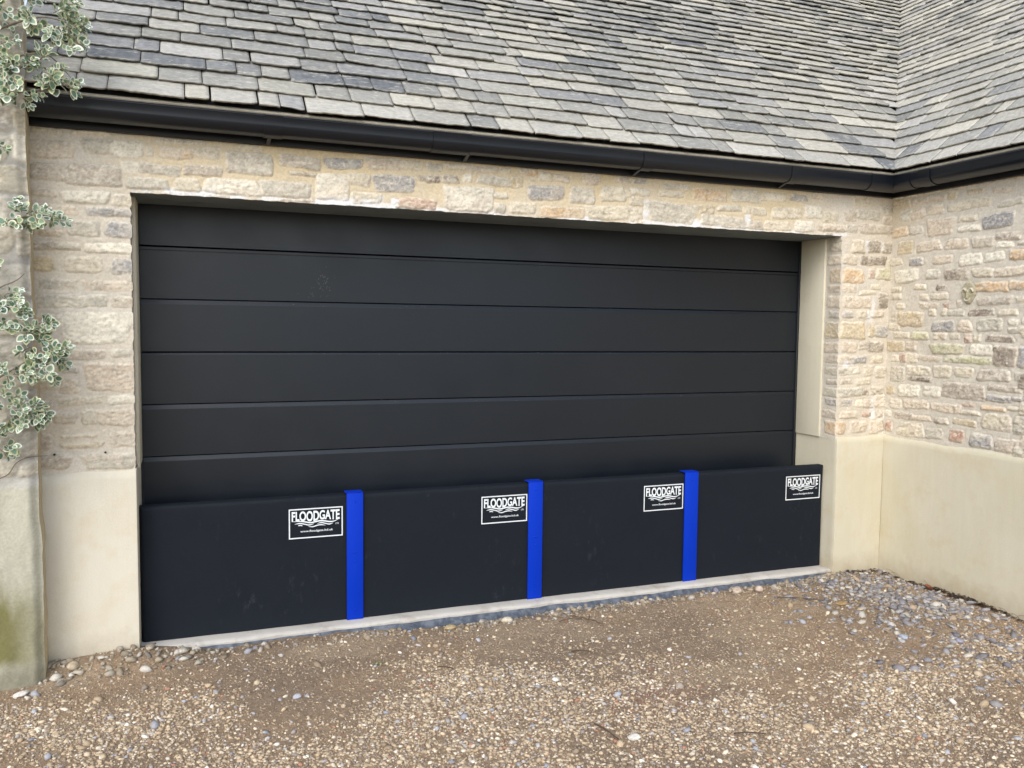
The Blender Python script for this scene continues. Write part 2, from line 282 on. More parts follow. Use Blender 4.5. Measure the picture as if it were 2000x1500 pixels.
def fill_random(st, u0, u1, v0, v1, seed, hmin=.05, hmax=.11, kinds='bbbppgvsywbd', gap=.014):
    rnd = random.Random(seed); out = list(st); v = v0+.006
    while v < v1-.02:
        h = rnd.uniform(hmin, hmax); u = u0+rnd.uniform(-.1, 0)
        while u < u1:
            w = h*rnd.uniform(1.1, 3.2) if rnd.random() < .75 else h*rnd.uniform(.5, 1.1)
            hh = h*rnd.uniform(.78, 1.0); b = (u, v, u+w-gap, v+hh-gap*.6, rnd.choice(kinds))
            if not any(b[0] < s[2]+.006 and b[2] > s[0]-.006 and b[1] < s[3]+.004 and b[3] > s[1]-.004 for s in st): out.append(b)
            u += w
        v += h
    return out
def rubble(U, V, st, seed, mortar, smears=(), amp=1.0, stain=None, soft=1.0, wash=1.0, con=.78):
    """height and colour over the arrays U, V (metres on the wall)"""
    H = np.zeros_like(U); n = fbm(U*9, V*9, seed, 4)
    C = np.zeros(U.shape+(3,)) + mortar(U, V)[..., :]
    fine = fbm(U*70, V*95, seed+5, 3); mid = fbm(U*26, V*38, seed+9, 4)
    C *= (0.93+.14*fine)[..., None]
    H += (n-.5)*.008+(fine-.5)*.0022+(mid-.5)*.004
    wx = (fbm(U*24, V*24, seed+11, 3)-.5)*.022; wy = (fbm(U*24+50, V*24-30, seed+13, 3)-.5)*.014
    ridge = 1-np.abs(2*fbm(U*34, V*60, seed+21, 4)-1)
    best = np.zeros_like(U)
    ua = U[:, 0]; va = V[0, :]
    rnd = random.Random(seed)
    cream = np.array(srgb(232, 222, 204))
    for (x0, z0, x1, z1, k) in st:
        r1, r2, r3, r4 = rnd.random(), rnd.random(), rnd.random(), rnd.random()
        i0, i1 = np.searchsorted(ua, x0-.03), np.searchsorted(ua, x1+.03); j0, j1 = np.searchsorted(va, z0-.03), np.searchsorted(va, z1+.03)
        if i0 >= i1 or j0 >= j1: continue
        sl_ = (slice(i0, i1), slice(j0, j1)); u = U[sl_]; v = V[sl_]
        cx, cz, hx, hz = (x0+x1)/2, (z0+z1)/2, (x1-x0)/2+.004, (z1-z0)/2+.004
        lim = min(hx, hz)
        du = u-cx+wx[sl_]*min(1, lim/.02); dv = v-cz+wy[sl_]*min(1, lim/.025)+(r1-.5)*.10*du
        tap = 1+(r2-.5)*.30*dv/max(hz, .01); du = du*tap
        rr = lim*(.25+.40*r3)
        qx = np.abs(du)-hx+rr; qz = np.abs(dv)-hz+rr
        sd_ = np.hypot(np.maximum(qx, 0), np.maximum(qz, 0))+np.minimum(np.maximum(qx, qz), 0)-rr
        e = .0030*soft; mk = 1-sst(-e, e, sd_)
        prof = (1-np.exp(np.minimum(sd_, 0)/.004))
        h = (.0028+.0062*r4)*amp
        crev = np.exp(-((sd_-.002)/.0022)**2)*.0025*(r2 > .3); H[sl_] -= crev
        hh = prof*(h+(ridge[sl_]-.6)*.0075*amp+(mid[sl_]-.5)*.006*amp+(fine[sl_]-.5)*.002)+(r1-.5)*.05*dv*mk
        upd = mk > best[sl_]*.999
        Hs = H[sl_]; Hs[...] = np.where(upd, Hs*(1-mk)+(Hs*.3+hh)*mk, Hs)
        base = (PAL[k]*(.94+.12*r2))*con+np.array(srgb(217, 206, 182))*(1-con)
        tone = base*(.76+.46*fbm(u*18+r1*50, v*30, seed+41, 4))[..., None]
        alt = PAL['bpgvbw'[int(r3*5.99)]]
        f2 = sst(.50, .68, fbm(u*11+r2*90, v*16+7, seed+45, 3))[..., None]*.45
        tone = tone*(1-f2)+alt*f2; bl = sst(.45, .65, fbm(u*9+3, v*13+r1*30, seed+51, 3))[..., None]*.22; tone = tone*(1-bl)+np.array(srgb(216, 204, 184))*bl
        vein = 1-np.abs(2*fbm(u*38+r1*20, v*52+r2*9, seed+71, 4)-1); rim = np.exp(-((sd_+.004)/.0035)**2)
        ws = (sst(.86, .97, vein)*.50+sst(.55, .72, fbm(u*60+r3*9, v*80, seed+73, 3))*.35+rim*.62*sst(.36, .52, mid[sl_]))*wash; ws = np.clip(ws, 0, .85)
        tone = tone*(1-ws[..., None])+cream*ws[..., None]
        pit = sst(.58, .70, fbm(u*100, v*130, seed+61, 3))[..., None]*.22
        tone = tone*(1-pit)
        a = (mk*.94)[..., None]; Cs = C[sl_]
        Cs[...] = np.where(upd[..., None], Cs*(1-a)+tone*a, Cs)
        best[sl_] = np.maximum(best[sl_], mk)
    for (x0, z0, x1, z1, k) in smears:
        d = np.maximum(np.abs(U-(x0+x1)/2+wx*.6)-(x1-x0)/2, np.abs(V-(z0+z1)/2+wy)-(z1-z0)/2)
        m = (1-sst(-.008, .006, d))*(.35+.6*sst(.35, .6, mid)); C[...] = C*(1-m[..., None])+np.array(srgb(236, 236, 234))*m[..., None]
    if stain is not None: C[...] = stain(U, V, C)
    return H, C
def lines(*segs, res=.0045):
    out = []
    for a, b in zip(segs[:-1], segs[1:]):
        n = max(2, int(round((b-a)/res))); out += list(np.linspace(a, b, n, endpoint=False))
    return np.array(out+[segs[-1]])

# ------------------------------------------------------------------ the garage building
house = thing('stone_garage', (2, 0, 0), 'coursed limestone garage with stone slate roof, black gutter and wide dark sectional door', 'building')
stF = parse(ST_F); stR = parse(ST_R); sm = parse(SMEAR)
stF_all = stF+[b for i, b in enumerate(fill_random(stF, XL, XC, .80, 2.30, 5, .045, .085)[len(stF):]) if i % 3 == 0]
stR_all = fill_random(stR, 0, .95, .79, 2.30, 6, .04, .08)
stR_all += fill_random([], .965, 3.2, .79, 2.30, 7, .05, .11)
def mort_F(U, V):
    base = np.array(srgb(216, 206, 188)); yel = np.array(srgb(220, 202, 166)); grey = np.array(srgb(216, 209, 196))
    t_ = sst(1.9, 2.15, V)*sst(-.2, .2, U)*(1-sst(3.4, 3.9, U))*(.5+.7*fbm(U*5, V*5, 77, 3)); t_ = np.clip(t_, 0, 1)[..., None]
    c = base*(1-t_)+yel*t_; g_ = sst(.45, .65, fbm(U*4, V*4, 78, 3))[..., None]*.6*(1-t_)
    c = c*(1-g_)+grey*g_
    # lime mortar squeezed along the lintel
    wm = (1-sst(.006, .016, np.abs(V-ZT-.008)+(fbm(U*25, V*25, 79, 3)-.5)*.02))*((U > 0) & (U < W+.03))*sst(.38, .5, fbm(U*6, V*0, 80, 2)+.05)
    return c*(1-wm[..., None])+np.array(srgb(232, 230, 226))*wm[..., None]
def mort_R(U, V):
    base = np.array(srgb(214, 206, 190)); yel = np.array(srgb(206, 188, 154))
    t_ = (sst(1.9, 2.2, V)*(1-sst(.05, .35, U)))[..., None]*.6
    return base*(1-t_)+yel*t_
ul = lines(XL-.02, -.008, W, XC+.02); vl = lines(.785, ZT, 2.31)
U, V = np.meshgrid(ul, vl, indexing='ij')
H, C = rubble(U, V, stF_all, 3, mort_F, sm)
nv = len(vl); iL = int(np.argmin(abs(ul+.008))); iR = int(np.argmin(abs(ul-W))); jT = int(np.argmin(abs(vl-ZT)))
# stones turn the corner on the reveals
def jamb_stones(x_edge, sgn):
    o = []
    for (x0, z0, x1, z1, k) in stF:
        if z1 > ZT+.02: continue
        d = (x0-x_edge) if sgn > 0 else (x_edge-x1)
        if -.05 < d < .05: o.append((-.03, z0, .085+.03*((z0*977) % 1), z1, k))
    rnd = random.Random(4); z = .80
    extra = 'gpvsbgpvdb'
    while z < ZT:
        h = rnd.uniform(.055, .09); b = (-.03, z+.004, rnd.uniform(.07, .115), z+h-.01, rnd.choice(extra))
        if not any(b[1] < s[3] and b[3] > s[1] for s in o): o.append(b)
        z += h
    return o
yl = lines(0, .14, res=.0047); vj = vl[:jT+1]
UJ, VJ = np.meshgrid(yl, vj, indexing='ij')
HR, CR = rubble(UJ, VJ, jamb_stones(W, 1), 13, mort_R, wash=1.0, con=.72)
HL, CL = rubble(UJ, VJ, jamb_stones(-.008, -1), 14, mort_R, wash=1.0, con=.72)
calm = 1-.5*(np.exp(-((U-W)/.018)**2)+np.exp(-((U+.008)/.018)**2))*(V < ZT); H *= calm; HR *= .6; HL *= .6
X = U.copy(); Y = -H
X[iR, :jT+1] -= HR[0]; X[iL, :jT+1] += HL[0]
Z = V.copy(); Z[iL:iR+1, jT] += (fbm(ul[iL:iR+1]*30, ul[iL:iR+1]*0, 5, 3)-.5)*.006
# the bottom row of stones over the opening stands a little proud of the lintel bed
F_ = grid_faces(len(ul), nv); cen = F_[:, 0]; ci = cen//nv; cj = cen % nv
keep = ~((ci >= iL) & (ci < iR) & (cj < jT)); F_ = F_[keep]
P = np.stack([X, Y, Z], -1).reshape(-1, 3)
raw('wall', P, F_, M_stone, house, C.reshape(-1, 3), True)['label'] = 'coursed cream and grey rubble stone front wall around the opening'
YR = UJ.copy(); YR[0] = -H[iR, :jT+1]
raw('door_jamb', np.stack([W-HR, YR, VJ], -1).reshape(-1, 3), grid_faces(len(yl), len(vj)), M_stone, house, CR.reshape(-1, 3), True)
YL = UJ.copy(); YL[0] = -H[iL, :jT+1]
raw('door_jamb', np.stack([-.008+HL, YL, VJ], -1).reshape(-1, 3), grid_faces(len(yl), len(vj), True), M_stone, house, CL.reshape(-1, 3), True)
# wing wall: plane x = XC, running towards the viewer
ur = np.concatenate([lines(-.01, 1.25, res=.0042), lines(1.25, 3.3, res=.009)[1:]]); vr = lines(.78, 2.31, res=.0045)
UR, VR = np.meshgrid(ur, vr, indexing='ij')
HW, CW = rubble(UR, VR, stR_all, 8, mort_R, amp=1.0, con=.90)
raw('wall', np.stack([XC-HW, -UR, VR], -1).reshape(-1, 3), grid_faces(len(ur), len(vr), False), M_stone, house, CW.reshape(-1, 3), True)['label'] = 'wing wall of mixed rubble stones running forward at the right'
# carved stone set in the wing wall
def carved():
    n = 64; a = np.linspace(-1, 1, n); A, B = np.meshgrid(a, a, indexing='ij')
    wd = .62+.34*sst(-1, .25, B)-.10*sst(.5, 1, B); R_ = np.hypot(A/wd, B/1.0)
    m = 1-sst(.80, 1.0, R_+(fbm(A*3, B*3, 3, 3)-.5)*.2)
    h = m*(.022+.006*(fbm(A*5, B*5, 9, 3)-.5))
    def arc(cx, cy, r, w, a0, a1):
        d = np.abs(np.hypot(A-cx, B-cy)-r); an = np.degrees(np.arctan2(B-cy, A-cx)) % 360
        return np.exp(-(d/w)**2)*((an > a0) & (an < a1))
    c = np.zeros((n, n, 3))+np.array(srgb(176, 168, 144)); cr = np.array(srgb(226, 220, 198))
    br = arc(-.42, .02, .30, .075, 10, 170)+arc(.42, .02, .30, .075, 10, 170)+.8*arc(0, -.25, .42, .06, 215, 325)
    h = h*.55; h += br*.008*m; eye = np.exp(-(((A+.40)/.14)**2+((B+.02)/.11)**2))+np.exp(-(((A-.40)/.14)**2+((B+.02)/.11)**2))
    h -= eye*.010*m; nose = np.exp(-((A/.10)**2))*((B < .25) & (B > -.45)); h += nose*.010*m
    c = c*(.8+.4*fbm(A*4, B*4, 11, 4))[..., None]; k_ = np.clip(br, 0, 1)[..., None]*.85; c = c*(1-k_)+cr*k_
    gr = (np.exp(-((A/.3)**2+((B+.1)/.5)**2)))[..., None]*.45; c = c*(1-gr)+np.array(srgb(160, 156, 112))*gr*(1-k_)+c*gr*k_
    P = np.stack([XC-.002-h, -.565-A*.052, 1.655+B*.066], -1).reshape(-1, 3)
    f = grid_faces(n, n, True); mk = (m > .02).ravel(); f = f[mk[f].any(1)]
    o = raw('carved_stone', P, f[:, ::-1], M_stone, house, c.reshape(-1, 3), True); o['label'] = 'small carved stone with two curled brows set in the wing wall'
carved()
# masonry core behind the faces, so the building is solid
mb = MB(); mb.box(XL+.01, .05, -.3, -.06, .40, 2.25); mb.box(W+.06, .05, -.3, XC+.3, .40, 2.25); mb.box(XL+.01, .05, ZT+.06, XC+.3, .40, 2.33)
mb.box(XC+.03, -3.25, -.3, XC+.33, .05, 2.33); mb.box(XL+.01, .40, -.3, XL+.25, 5.0, 2.33); mb.box(XC+.33, -3.25, -.3, 9.5, -3.0, 2.33); mb.box(XL+.25, 4.8, -.3, 9.5, 5.0, 2.33)
o = mb.build('wall', M_jamb, house); o['label'] = 'plain masonry behind the stone faces'
# rendered plinths (bell-cast top edge) as swept profiles with slightly wavy lines
def plinth(name, path_pts, dirs, label):
    """path points along the wall foot, dirs = outward unit (x,y) at each"""
    prof = [(-.03, -.25), (.017, -.25), (.018, .2), (.017, .5), (.018, .765), (.016, .783), (.008, .797), (-.002, .806), (-.03, .808)]
    n = len(path_pts); vs = []; m = len(prof)
    for i, (p_, d_) in enumerate(zip(path_pts, dirs)):
        for (a, z) in prof:
            wv = .004*math.sin(p_[0]*9+p_[1]*7+1)+.003*math.sin(p_[0]*23-p_[1]*17) if z > .7 else 0
            w2 = .0025*math.sin(p_[0]*5+z*6+p_[1]*4)
            vs.append((p_[0]+d_[0]*(a+w2*(a > 0)), p_[1]+d_[1]*(a+w2*(a > 0)), z+wv))
    fs = [(i*m+j, i*m+j+1, (i+1)*m+j+1, (i+1)*m+j) for i in range(n-1) for j in range(m-1)]
    mb = MB(); mb.v = vs; mb.f = fs; o = mb.build(name, M_render2 if path_pts[0][0] < 1 else M_render, house, smooth=True); o['label'] = label
def seg(a, b, n): return [(a[0]+(b[0]-a[0])*i/n, a[1]+(b[1]-a[1])*i/n) for i in range(n+1)]
# left: from the old wall to the opening, then round into the reveal
pp = seg((XL-.01, 0), (-.012, 0), 14)+[(-.006, .0), (-.002, .004)]+seg((-.002, .012), (-.002, REC), 8)
dd = [(0, -1)]*15+[(.35, -.94), (.3, -.3)]+[(.0, 0)]*9
dd = [(0, -1)]*15+[(.12, -.97), (.08, -.5)]+[(.05, 0)]*9
plinth('plinth', pp, dd, 'smooth cream rendered plinth left of the door')
pp = seg((W+.002, REC), (W+.002, .012), 8)+[(W+.002, .004), (W+.006, 0)]+seg((W+.012, 0), (XC-.018, 0), 10)+[(XC-.008, -.004), (XC-.003, -.012)]+seg((XC, -.03), (XC, -3.3), 60)
dd = [(-.05, 0)]*9+[(-.08, -.5), (-.12, -.97)]+[(0, -1)]*11+[(-.35, -.75), (-.75, -.35)]+[(-1, 0)]*61
plinth('plinth', pp, dd, 'smooth cream rendered plinth round the inner corner and wing')
# rendered door surround strips and reveal
for (x0, x1, lab) in ((-.06, .006, 0), (W-.012, W+.06, 1)):
    mb = MB(); mb.box(x0, .128, .79, x1, REC+.02, ZT+.01); mb.build('door_surround', M_jamb, house, bevel=.005, seg=2)
mb = MB(); mb.box(-.05, .012, ZT-.001, W+.05, REC+.03, ZT+.05); mb.build('lintel', M_lintel, house, bevel=.002, seg=1)
mb = MB(); mb.box(-.05, REC+.06, -.2, W+.05, REC+.10, ZT+.05); mb.build('door_frame', M_doorframe, house)
# sill and membrane
def sill():
    n = 240; xs = np.linspace(-.004, W+.004, n); vs = []; m = 6
    fr = -.002+(fbm(xs*9, xs*0, 31, 4)-.5)*.022; dz = (fbm(xs*14, xs*0+3, 32, 4)-.5)*.012
    for i, x in enumerate(xs):
        vs += [(x, REC+.05, .0), (x, .07, .0), (x, .02, -.001+dz[i]*.1), (x, fr[i]+.008, -.004+dz[i]*.5), (x, fr[i], -.012+dz[i]), (x, fr[i]+.004, -.08)]
    fs = [(i*m+j, i*m+j+1, (i+1)*m+j+1, (i+1)*m+j) for i in range(n-1) for j in range(m-1)]
    mb = MB(); mb.v = vs; mb.f = fs; mb.build('door_sill', M_sill, house, smooth=True)
    vs = []; m = 5
    a = .012*np.clip(fbm(xs*5, xs*0, 41, 3)*2.2-.75, .0, 1)+.002; tz = -.020+.010*(fbm(xs*7, xs*0, 42, 3)-.5)
    for i, x in enumerate(xs):
        vs += [(x, fr[i]+.01, tz[i]-.003), (x, fr[i]-.004-a[i]*.2, tz[i]), (x, fr[i]-.008-a[i], tz[i]-.010), (x, fr[i]-.014-a[i]*2.4, tz[i]-.024), (x, fr[i]-.02-a[i]*2.6, tz[i]-.07)]
    fs = [(i*m+j, i*m+j+1, (i+1)*m+j+1, (i+1)*m+j) for i in range(n-1) for j in range(m-1)]
    mb = MB(); mb.v = vs; mb.f = fs; mb.build('damp_proof_membrane', M_dpm, house, smooth=True)
sill()
for (x, z) in ((-.316, .885), (-.122, .886)):
    mb = MB(); mb.tube([(x, .0, z), (x, -.012, z), (x, -.018, z+.001)], [.0035, .0035, .005], 8); mb.build('nail', M_nail, house)

# ------------------------------------------------------------------ sectional door (part of the building)
door = bpy.data.objects.new('garage_door', None); COL.objects.link(door); door.location = (W/2, REC, 0); door.matrix_world = Matrix.Translation((W/2, REC, 0))
door.parent = house; door.matrix_parent_inverse = house.matrix_world.inverted(); door['label'] = 'wide anthracite sectional garage door with horizontal ribs'
tops = [2.03, 1.806, 1.556, 1.306, 1.056, .806, .556, .306, .056]
def bow(x, z): return .0012*math.sin(x*1.7+z*5)
for k in range(8):
    zt, zb = tops[k], tops[k+1]
    kind = 'double' if k == 1 else ('ledge' if k in (2, 4, 5, 7) else 'fine')
    y = REC
    if k == 0: prof = [(y+.03, zt), (y, zt), (y, zb+.002), (y+.006, zb+.0), (y+.03, zb)]
    else:
        if kind == 'double': top = [(y+.03, zt-.004), (y+.006, zt-.004), (y+.001, zt-.007), (y+.001, zt-.019), (y+.007, zt-.020), (y+.007, zt-.0235), (y, zt-.0245)]
        elif kind == 'ledge': top = [(y+.03, zt-.0018), (y+.0085, zt-.0018), (y+.0075, zt-.0030), (y+.0004, zt-.0215), (y, zt-.0235)]
        else: top = [(y+.03, zt-.003), (y+.006, zt-.003), (y+.003, zt-.006), (y+.0005, zt-.011), (y, zt-.013)]
        prof = top+[(y, (zt+zb)/2), (y, zb+.003), (y+.003, zb+.0008), (y+.03, zb)]
    nx = 40; vs = []; m = len(prof)
    for i in range(nx+1):
        x = .004+(W-.014)*i/nx
        for (yy, zz) in prof: vs.append((x, yy+bow(x, zz), zz))
    fs = [(i*m+j, (i+1)*m+j, (i+1)*m+(j+1) % m, i*m+(j+1) % m) for i in range(nx) for j in range(m)]
    fs += [tuple(range(m)), tuple(nx*m+j for j in range(m))[::-1]]
    mb = MB(); mb.v = vs; mb.f = fs; ds = mb.build('door_section', M_door, door, smooth=True); ds.data.set_sharp_from_angle(angle=math.radians(9))
mb = MB(); mb.box(-.0, REC-.004, 0, .010, REC+.04, ZT-.002); mb.build('edge_seal', M_doorframe, door, bevel=.002, seg=1)
mb = MB(); mb.box(W-.024, REC-.010, 0, W-.011, REC+.04, ZT-.002); mb.build('edge_seal', M_doorframe, door, bevel=.002, seg=1)
# splashes and handling marks: small raised spots of dried mortar
rnd = random.Random(11); mb = MB()
def spot(x, z, r, sx=1, sz=1):
    b_ = len(mb.v); n = 7; y = REC-.0012
    mb.v.append((x, y, z))
    for j in range(n):
        q = 2*math.pi*j/n; rr = r*rnd.uniform(.6, 1.3); mb.v.append((x+rr*sx*math.cos(q), y+.0006, z+rr*sz*math.sin(q)))
    for j in range(n): mb.f.append((b_, b_+1+j, b_+1+(j+1) % n))
for _ in range(46):
    spot(rnd.gauss(.86, .022), 1.66+rnd.gauss(0, .035), rnd.uniform(.0006, .0018), .7, 2.2)
for _ in range(14): spot(.80+rnd.gauss(0, .03), 1.60+rnd.gauss(0, .012), rnd.uniform(.0006, .0016))
for _ in range(120): spot(rnd.uniform(.05, 3.75), rnd.choice((1.795, 1.545, 1.296, 1.045))+rnd.gauss(0, .004), rnd.uniform(.0008, .0018), 1.8, .7)
for _ in range(150): spot(rnd.uniform(.05, 3.75), rnd.uniform(.7, 1.8), rnd.uniform(.0005, .0011))
M_splash, t, b = nodes('dried_splash'); b.inputs['Base Color'].default_value = (.16, .16, .155, 1)
mb.build('mortar_splash', M_splash, door)['kind'] = 'stuff'

# ------------------------------------------------------------------ fascia and gutter
XF = XC  # fascia follows both walls
def corner_path(off_out, z, x_start=XL, y_end=-3.3, extra=()):
    """frames along front wall, mitre at inner corner, along wing wall; offsets measured outwards"""
    return [((x_start, 0, z), (0, -1, 0), (0, 0, 1)), ((XC, 0, z), (-1, -1, 0), (0, 0, 1)), ((XC, y_end, z), (-1, 0, 0), (0, 0, 1))]
mb = MB(); mb.sweep([(.001, 0), (.028, 0), (.030, .002), (.030, .145), (.001, .145)], corner_path(0, ZF)); mb.build('fascia', M_fascia, house)
# gutter: ogee-like half round, open at the top
gp = []
for q in range(0, 13):
    an = math.radians(180+q*15*.999); gp.append((.088+.055*math.cos(an), .046+.044*math.sin(an)))
gp = [(.033, .080)]+gp+[(.1432, .076), (.146, .080), (.1435, .084), (.140, .080)]
inner = [(.088+.051*math.cos(math.radians(360-q*15)), .047+.040*math.sin(math.radians(360-q*15))) for q in range(0, 13)]
gp += [(a, c) for a, c in inner]+[(.036, .080)]
def gutter_run(name, pth, scale=1.0, z=2.258, parent=None):
    pr = [(.088+(a-.088)*scale, .045+(c-.045)*scale) for a, c in gp] if scale != 1 else gp
    mb = MB(); mb.sweep(pr, [((o[0], o[1], z), a, u) for (o, a, u) in pth]); return mb.build(name, M_gutter, parent or house, smooth=True)
gut = gutter_run('gutter', corner_path(0, 0, XL+.02))
def fr_(x): return ((x, 0, 0), (0, -1, 0), (0, 0, 1))
def rt_(y): return ((XC, y, 0), (-1, 0, 0), (0, 0, 1))
for x0, x1 in ((.535, .615), (1.29, 1.476), (2.403, 2.470), (3.334, 3.40)):
    gutter_run('gutter_joint', [fr_(x0), fr_(x1)], 1.08, parent=gut)
gutter_run('gutter_corner', [fr_(3.90), ((XC, 0, 0), (-1, -1, 0), (0, 0, 1)), rt_(-.26)], 1.09, parent=gut)
gutter_run('gutter_joint', [rt_(-.32), rt_(-.40)], 1.10, parent=gut)
for x in (.56, 1.475, 2.405, 3.335):
    mb = MB(); mb.sweep([(.03, -.012), (.06, -.006), (.10, .004), (.10, .0), (.06, -.012), (.03, -.02)], [((x-.008, 0, 2.258), (0, -1, 0), (0, 0, 1)), ((x+.008, 0, 2.258), (0, -1, 0), (0, 0, 1))]); mb.build('gutter_bracket', M_gutter, gut)
mb = MB(); mb.sweep(gp[:20], [((XL+.018, 0, 2.258), (0, -1, 0), (0, 0, 1)), ((XL+.024, 0, 2.258), (0, -1, 0), (0, 0, 1))]); mb.build('end_cap', M_gutter, gut)

# ------------------------------------------------------------------ roof of graduated stone slates
TH = math.radians(45); YE, ZE = -.125, 2.372
cs, sn = math.cos(TH), math.sin(TH)
def slates(x_min, seed, side):
    rnd = random.Random(seed); vs = []; fs = []; cols = []
    dk = np.array(srgb(104, 108, 112)); md = np.array(srgb(146, 147, 143)); lt = np.array(srgb(190, 185, 171)); yl_ = np.array(srgb(164, 163, 147)); mv = np.array(srgb(130, 130, 136)); cr = np.array(srgb(204, 200, 188))
    s = 0.0; k = 0
    while s < 4.05:
        ex = max(.078, .128-.0105*k**.62) if k else .115
        x_hi = XC+YE+s*cs   # valley
        x = x_min-rnd.uniform(0, .2)
        while x < x_hi+.02:
            w = rnd.uniform(.13, .34)*(1-.006*k) if rnd.random() < .8 else rnd.uniform(.08, .14)
            if x+w > x_min-.01:
                a0 = max(x+.0025, x_min+rnd.uniform(-.01, .01)); a1 = x+w-.0015-(rnd.random() < .12)*.005
                th = rnd.uniform(.007, .011); lift = (rnd.uniform(.003, .0075)+.0025*min(1, k/12))*(1 if side == 'F' else .4); lo = s+rnd.gauss(0, .003)-(.0 if k else rnd.uniform(0, .01)); hi = s+ex*1.35
                nu = max(5, int((a1-a0)/(.014 if k < 12 else .022))); us = np.linspace(0, 1, nu+1)
                tiltn = rnd.gauss(0, .0007); ph = rnd.random()*99
                edge = (np.array(fbm(us*(a1-a0)*22+ph, us*0+ph, seed, 3))-.5)*.009+(np.array(fbm(us*(a1-a0)*75+ph, us*0+ph, seed+3, 3))-.5)*.008+rnd.gauss(0, .012)*(us-.5)*(a1-a0)
                rad = rnd.uniform(.008, .022)
                corner = np.maximum(0, rad-(us*(a1-a0)))**2/rad*.55*(rnd.random() < .8)+np.maximum(0, rad-((1-us)*(a1-a0)))**2/rad*.55*(rnd.random() < .8)
                lowe = lo+edge+corner
                reg = float(fbm(np.array([(a0+a1)/2*1.1+seed]), np.array([s*1.3]), 19, 3)[0])
                xm = (a0+a1)/2
                pd = (.62 if (side == 'F' and xm < 1.5-.3*s and k > 1) else .14)+(reg-.5)*.8
                if k == 0: pd = .15
                q = rnd.random()
                if k > 9: pd *= .75
                tt = min(1.05, max(0, rnd.gauss(.86-.72*max(pd, 0), .21)))
                base = (dk+(lt-dk)*tt**1.25)*(1 if side == 'F' else 1.12)  # wing slope coloured lighter, brightness painted in place of stronger light
                hue = rnd.random()
                if hue < .16: base = base*.75+mv*(.25+.25*tt)
                elif hue < .26: base = base*.7+yl_*(.3*(.5+.7*tt))
                if k == 0 and rnd.random() < .5: base = cr*.82
                base = base*rnd.uniform(.9, 1.1)
                b_ = len(vs)
                rows = [0, .02, .06, .35, 1.0]
                ncol = nu+1
                for ri, r_ in enumerate(rows):
                    for ui, u_ in enumerate(us):
                        xx = a0+(a1-a0)*u_; ss = lowe[ui]+(hi-lowe[ui])*r_ if ri else lowe[ui]
                        if ri and ri < 3: ss = lowe[ui]+(.003 if ri == 1 else .012)
                        vx = XC+YE+ss*cs-.0025
                        xx = min(xx, vx)
                        hn = (th*2.0+lift)*(1-r_)+.003*r_+tiltn*(u_-.5)*6*(1-r_)
                        if ri == 0: hn -= .003
                        if ui in (0, nu): hn -= .0022
                        hn += (float(hash2(np.array([ui+b_]), np.array([ri]), 5)[0])-.5)*.0024
                        vs.append((xx, YE+ss*cs-hn*sn, ZE+ss*sn+hn*cs))
                        e = .70 if ri == 0 else (.50 if ri == 1 else .12)
                        if ui in (0, nu): e = max(e, .28)
                        e *= float(hash2(np.array([ui*3+b_]), np.array([ri+9]), 8)[0])*1.3
                        cols.append(base*(1-e)+cr*e)
                nr = len(rows)
                for ri in range(nr-1):
                    for ui in range(nu): fs.append((b_+ri*ncol+ui, b_+ri*ncol+ui+1, b_+(ri+1)*ncol+ui+1, b_+(ri+1)*ncol+ui))
                # skirt: bottom edge and both sides; darker colour paints the shade under each slate
                sk = len(vs); per = [ui for ui in range(ncol)]
                for ui in per:
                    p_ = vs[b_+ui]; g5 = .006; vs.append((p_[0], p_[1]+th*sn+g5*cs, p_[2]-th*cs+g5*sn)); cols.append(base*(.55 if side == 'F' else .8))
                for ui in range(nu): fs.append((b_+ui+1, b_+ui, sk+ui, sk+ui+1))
                for (c0_, side_) in ((0, 0), (nu, 1)):
                    s2 = len(vs)
                    for ri in range(nr):
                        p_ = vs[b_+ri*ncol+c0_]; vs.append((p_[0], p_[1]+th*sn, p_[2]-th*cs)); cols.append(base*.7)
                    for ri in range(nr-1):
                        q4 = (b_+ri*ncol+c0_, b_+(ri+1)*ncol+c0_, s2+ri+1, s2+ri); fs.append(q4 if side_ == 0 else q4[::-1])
            x += w
        s += ex; k += 1
    return np.array(vs), np.array(fs), np.array(cols)
roof = bpy.data.objects.new('roof', None); COL.objects.link(roof); roof.location = (2, 0, ZE); roof.matrix_world = Matrix.Translation((2, 0, ZE))
roof.parent = house; roof.matrix_parent_inverse = house.matrix_world.inverted(); roof['label'] = 'steep roof of graduated grey and buff stone slates with a valley'
v_, f_, c_ = slates(XL-.03, 21, 'F')
raw('slate_slope', v_, f_, M_slate, roof, c_, False)
# the wing slope: the same construction mirrored about the valley
rs = slates(XC-3.3, 37, 'R'); vv, f_, c_ = rs
v2 = np.stack([XC+vv[:, 1], vv[:, 0]-XC, vv[:, 2]], 1)
raw('slate_slope', v2, f_[:, ::-1], M_slate, roof, c_, False)
mb = MB(); n0 = .004
def rp(x, s): return (x, YE+s*cs+.02*sn, ZE+s*sn-.02*cs)
def mp_(p): return (XC+p[1], p[0]-XC, p[2])
a_ = [rp(XL-.01, -.02), rp(XC+YE, -.02), rp(XC+YE+4.1*cs, 4.1), rp(XL-.01, 4.1)]
mb.v += a_; mb.f.append((0, 1, 2, 3)); mb.v += [mp_(p) for p in [rp(XC-3.3, -.02), rp(XC+YE, -.02), rp(XC+YE+4.1*cs, 4.1), rp(XC-3.3, 4.1)]]; mb.f.append((4, 5, 6, 7))
zr = rp(0, 4.1)[2]; yr = rp(0, 4.1)[1]
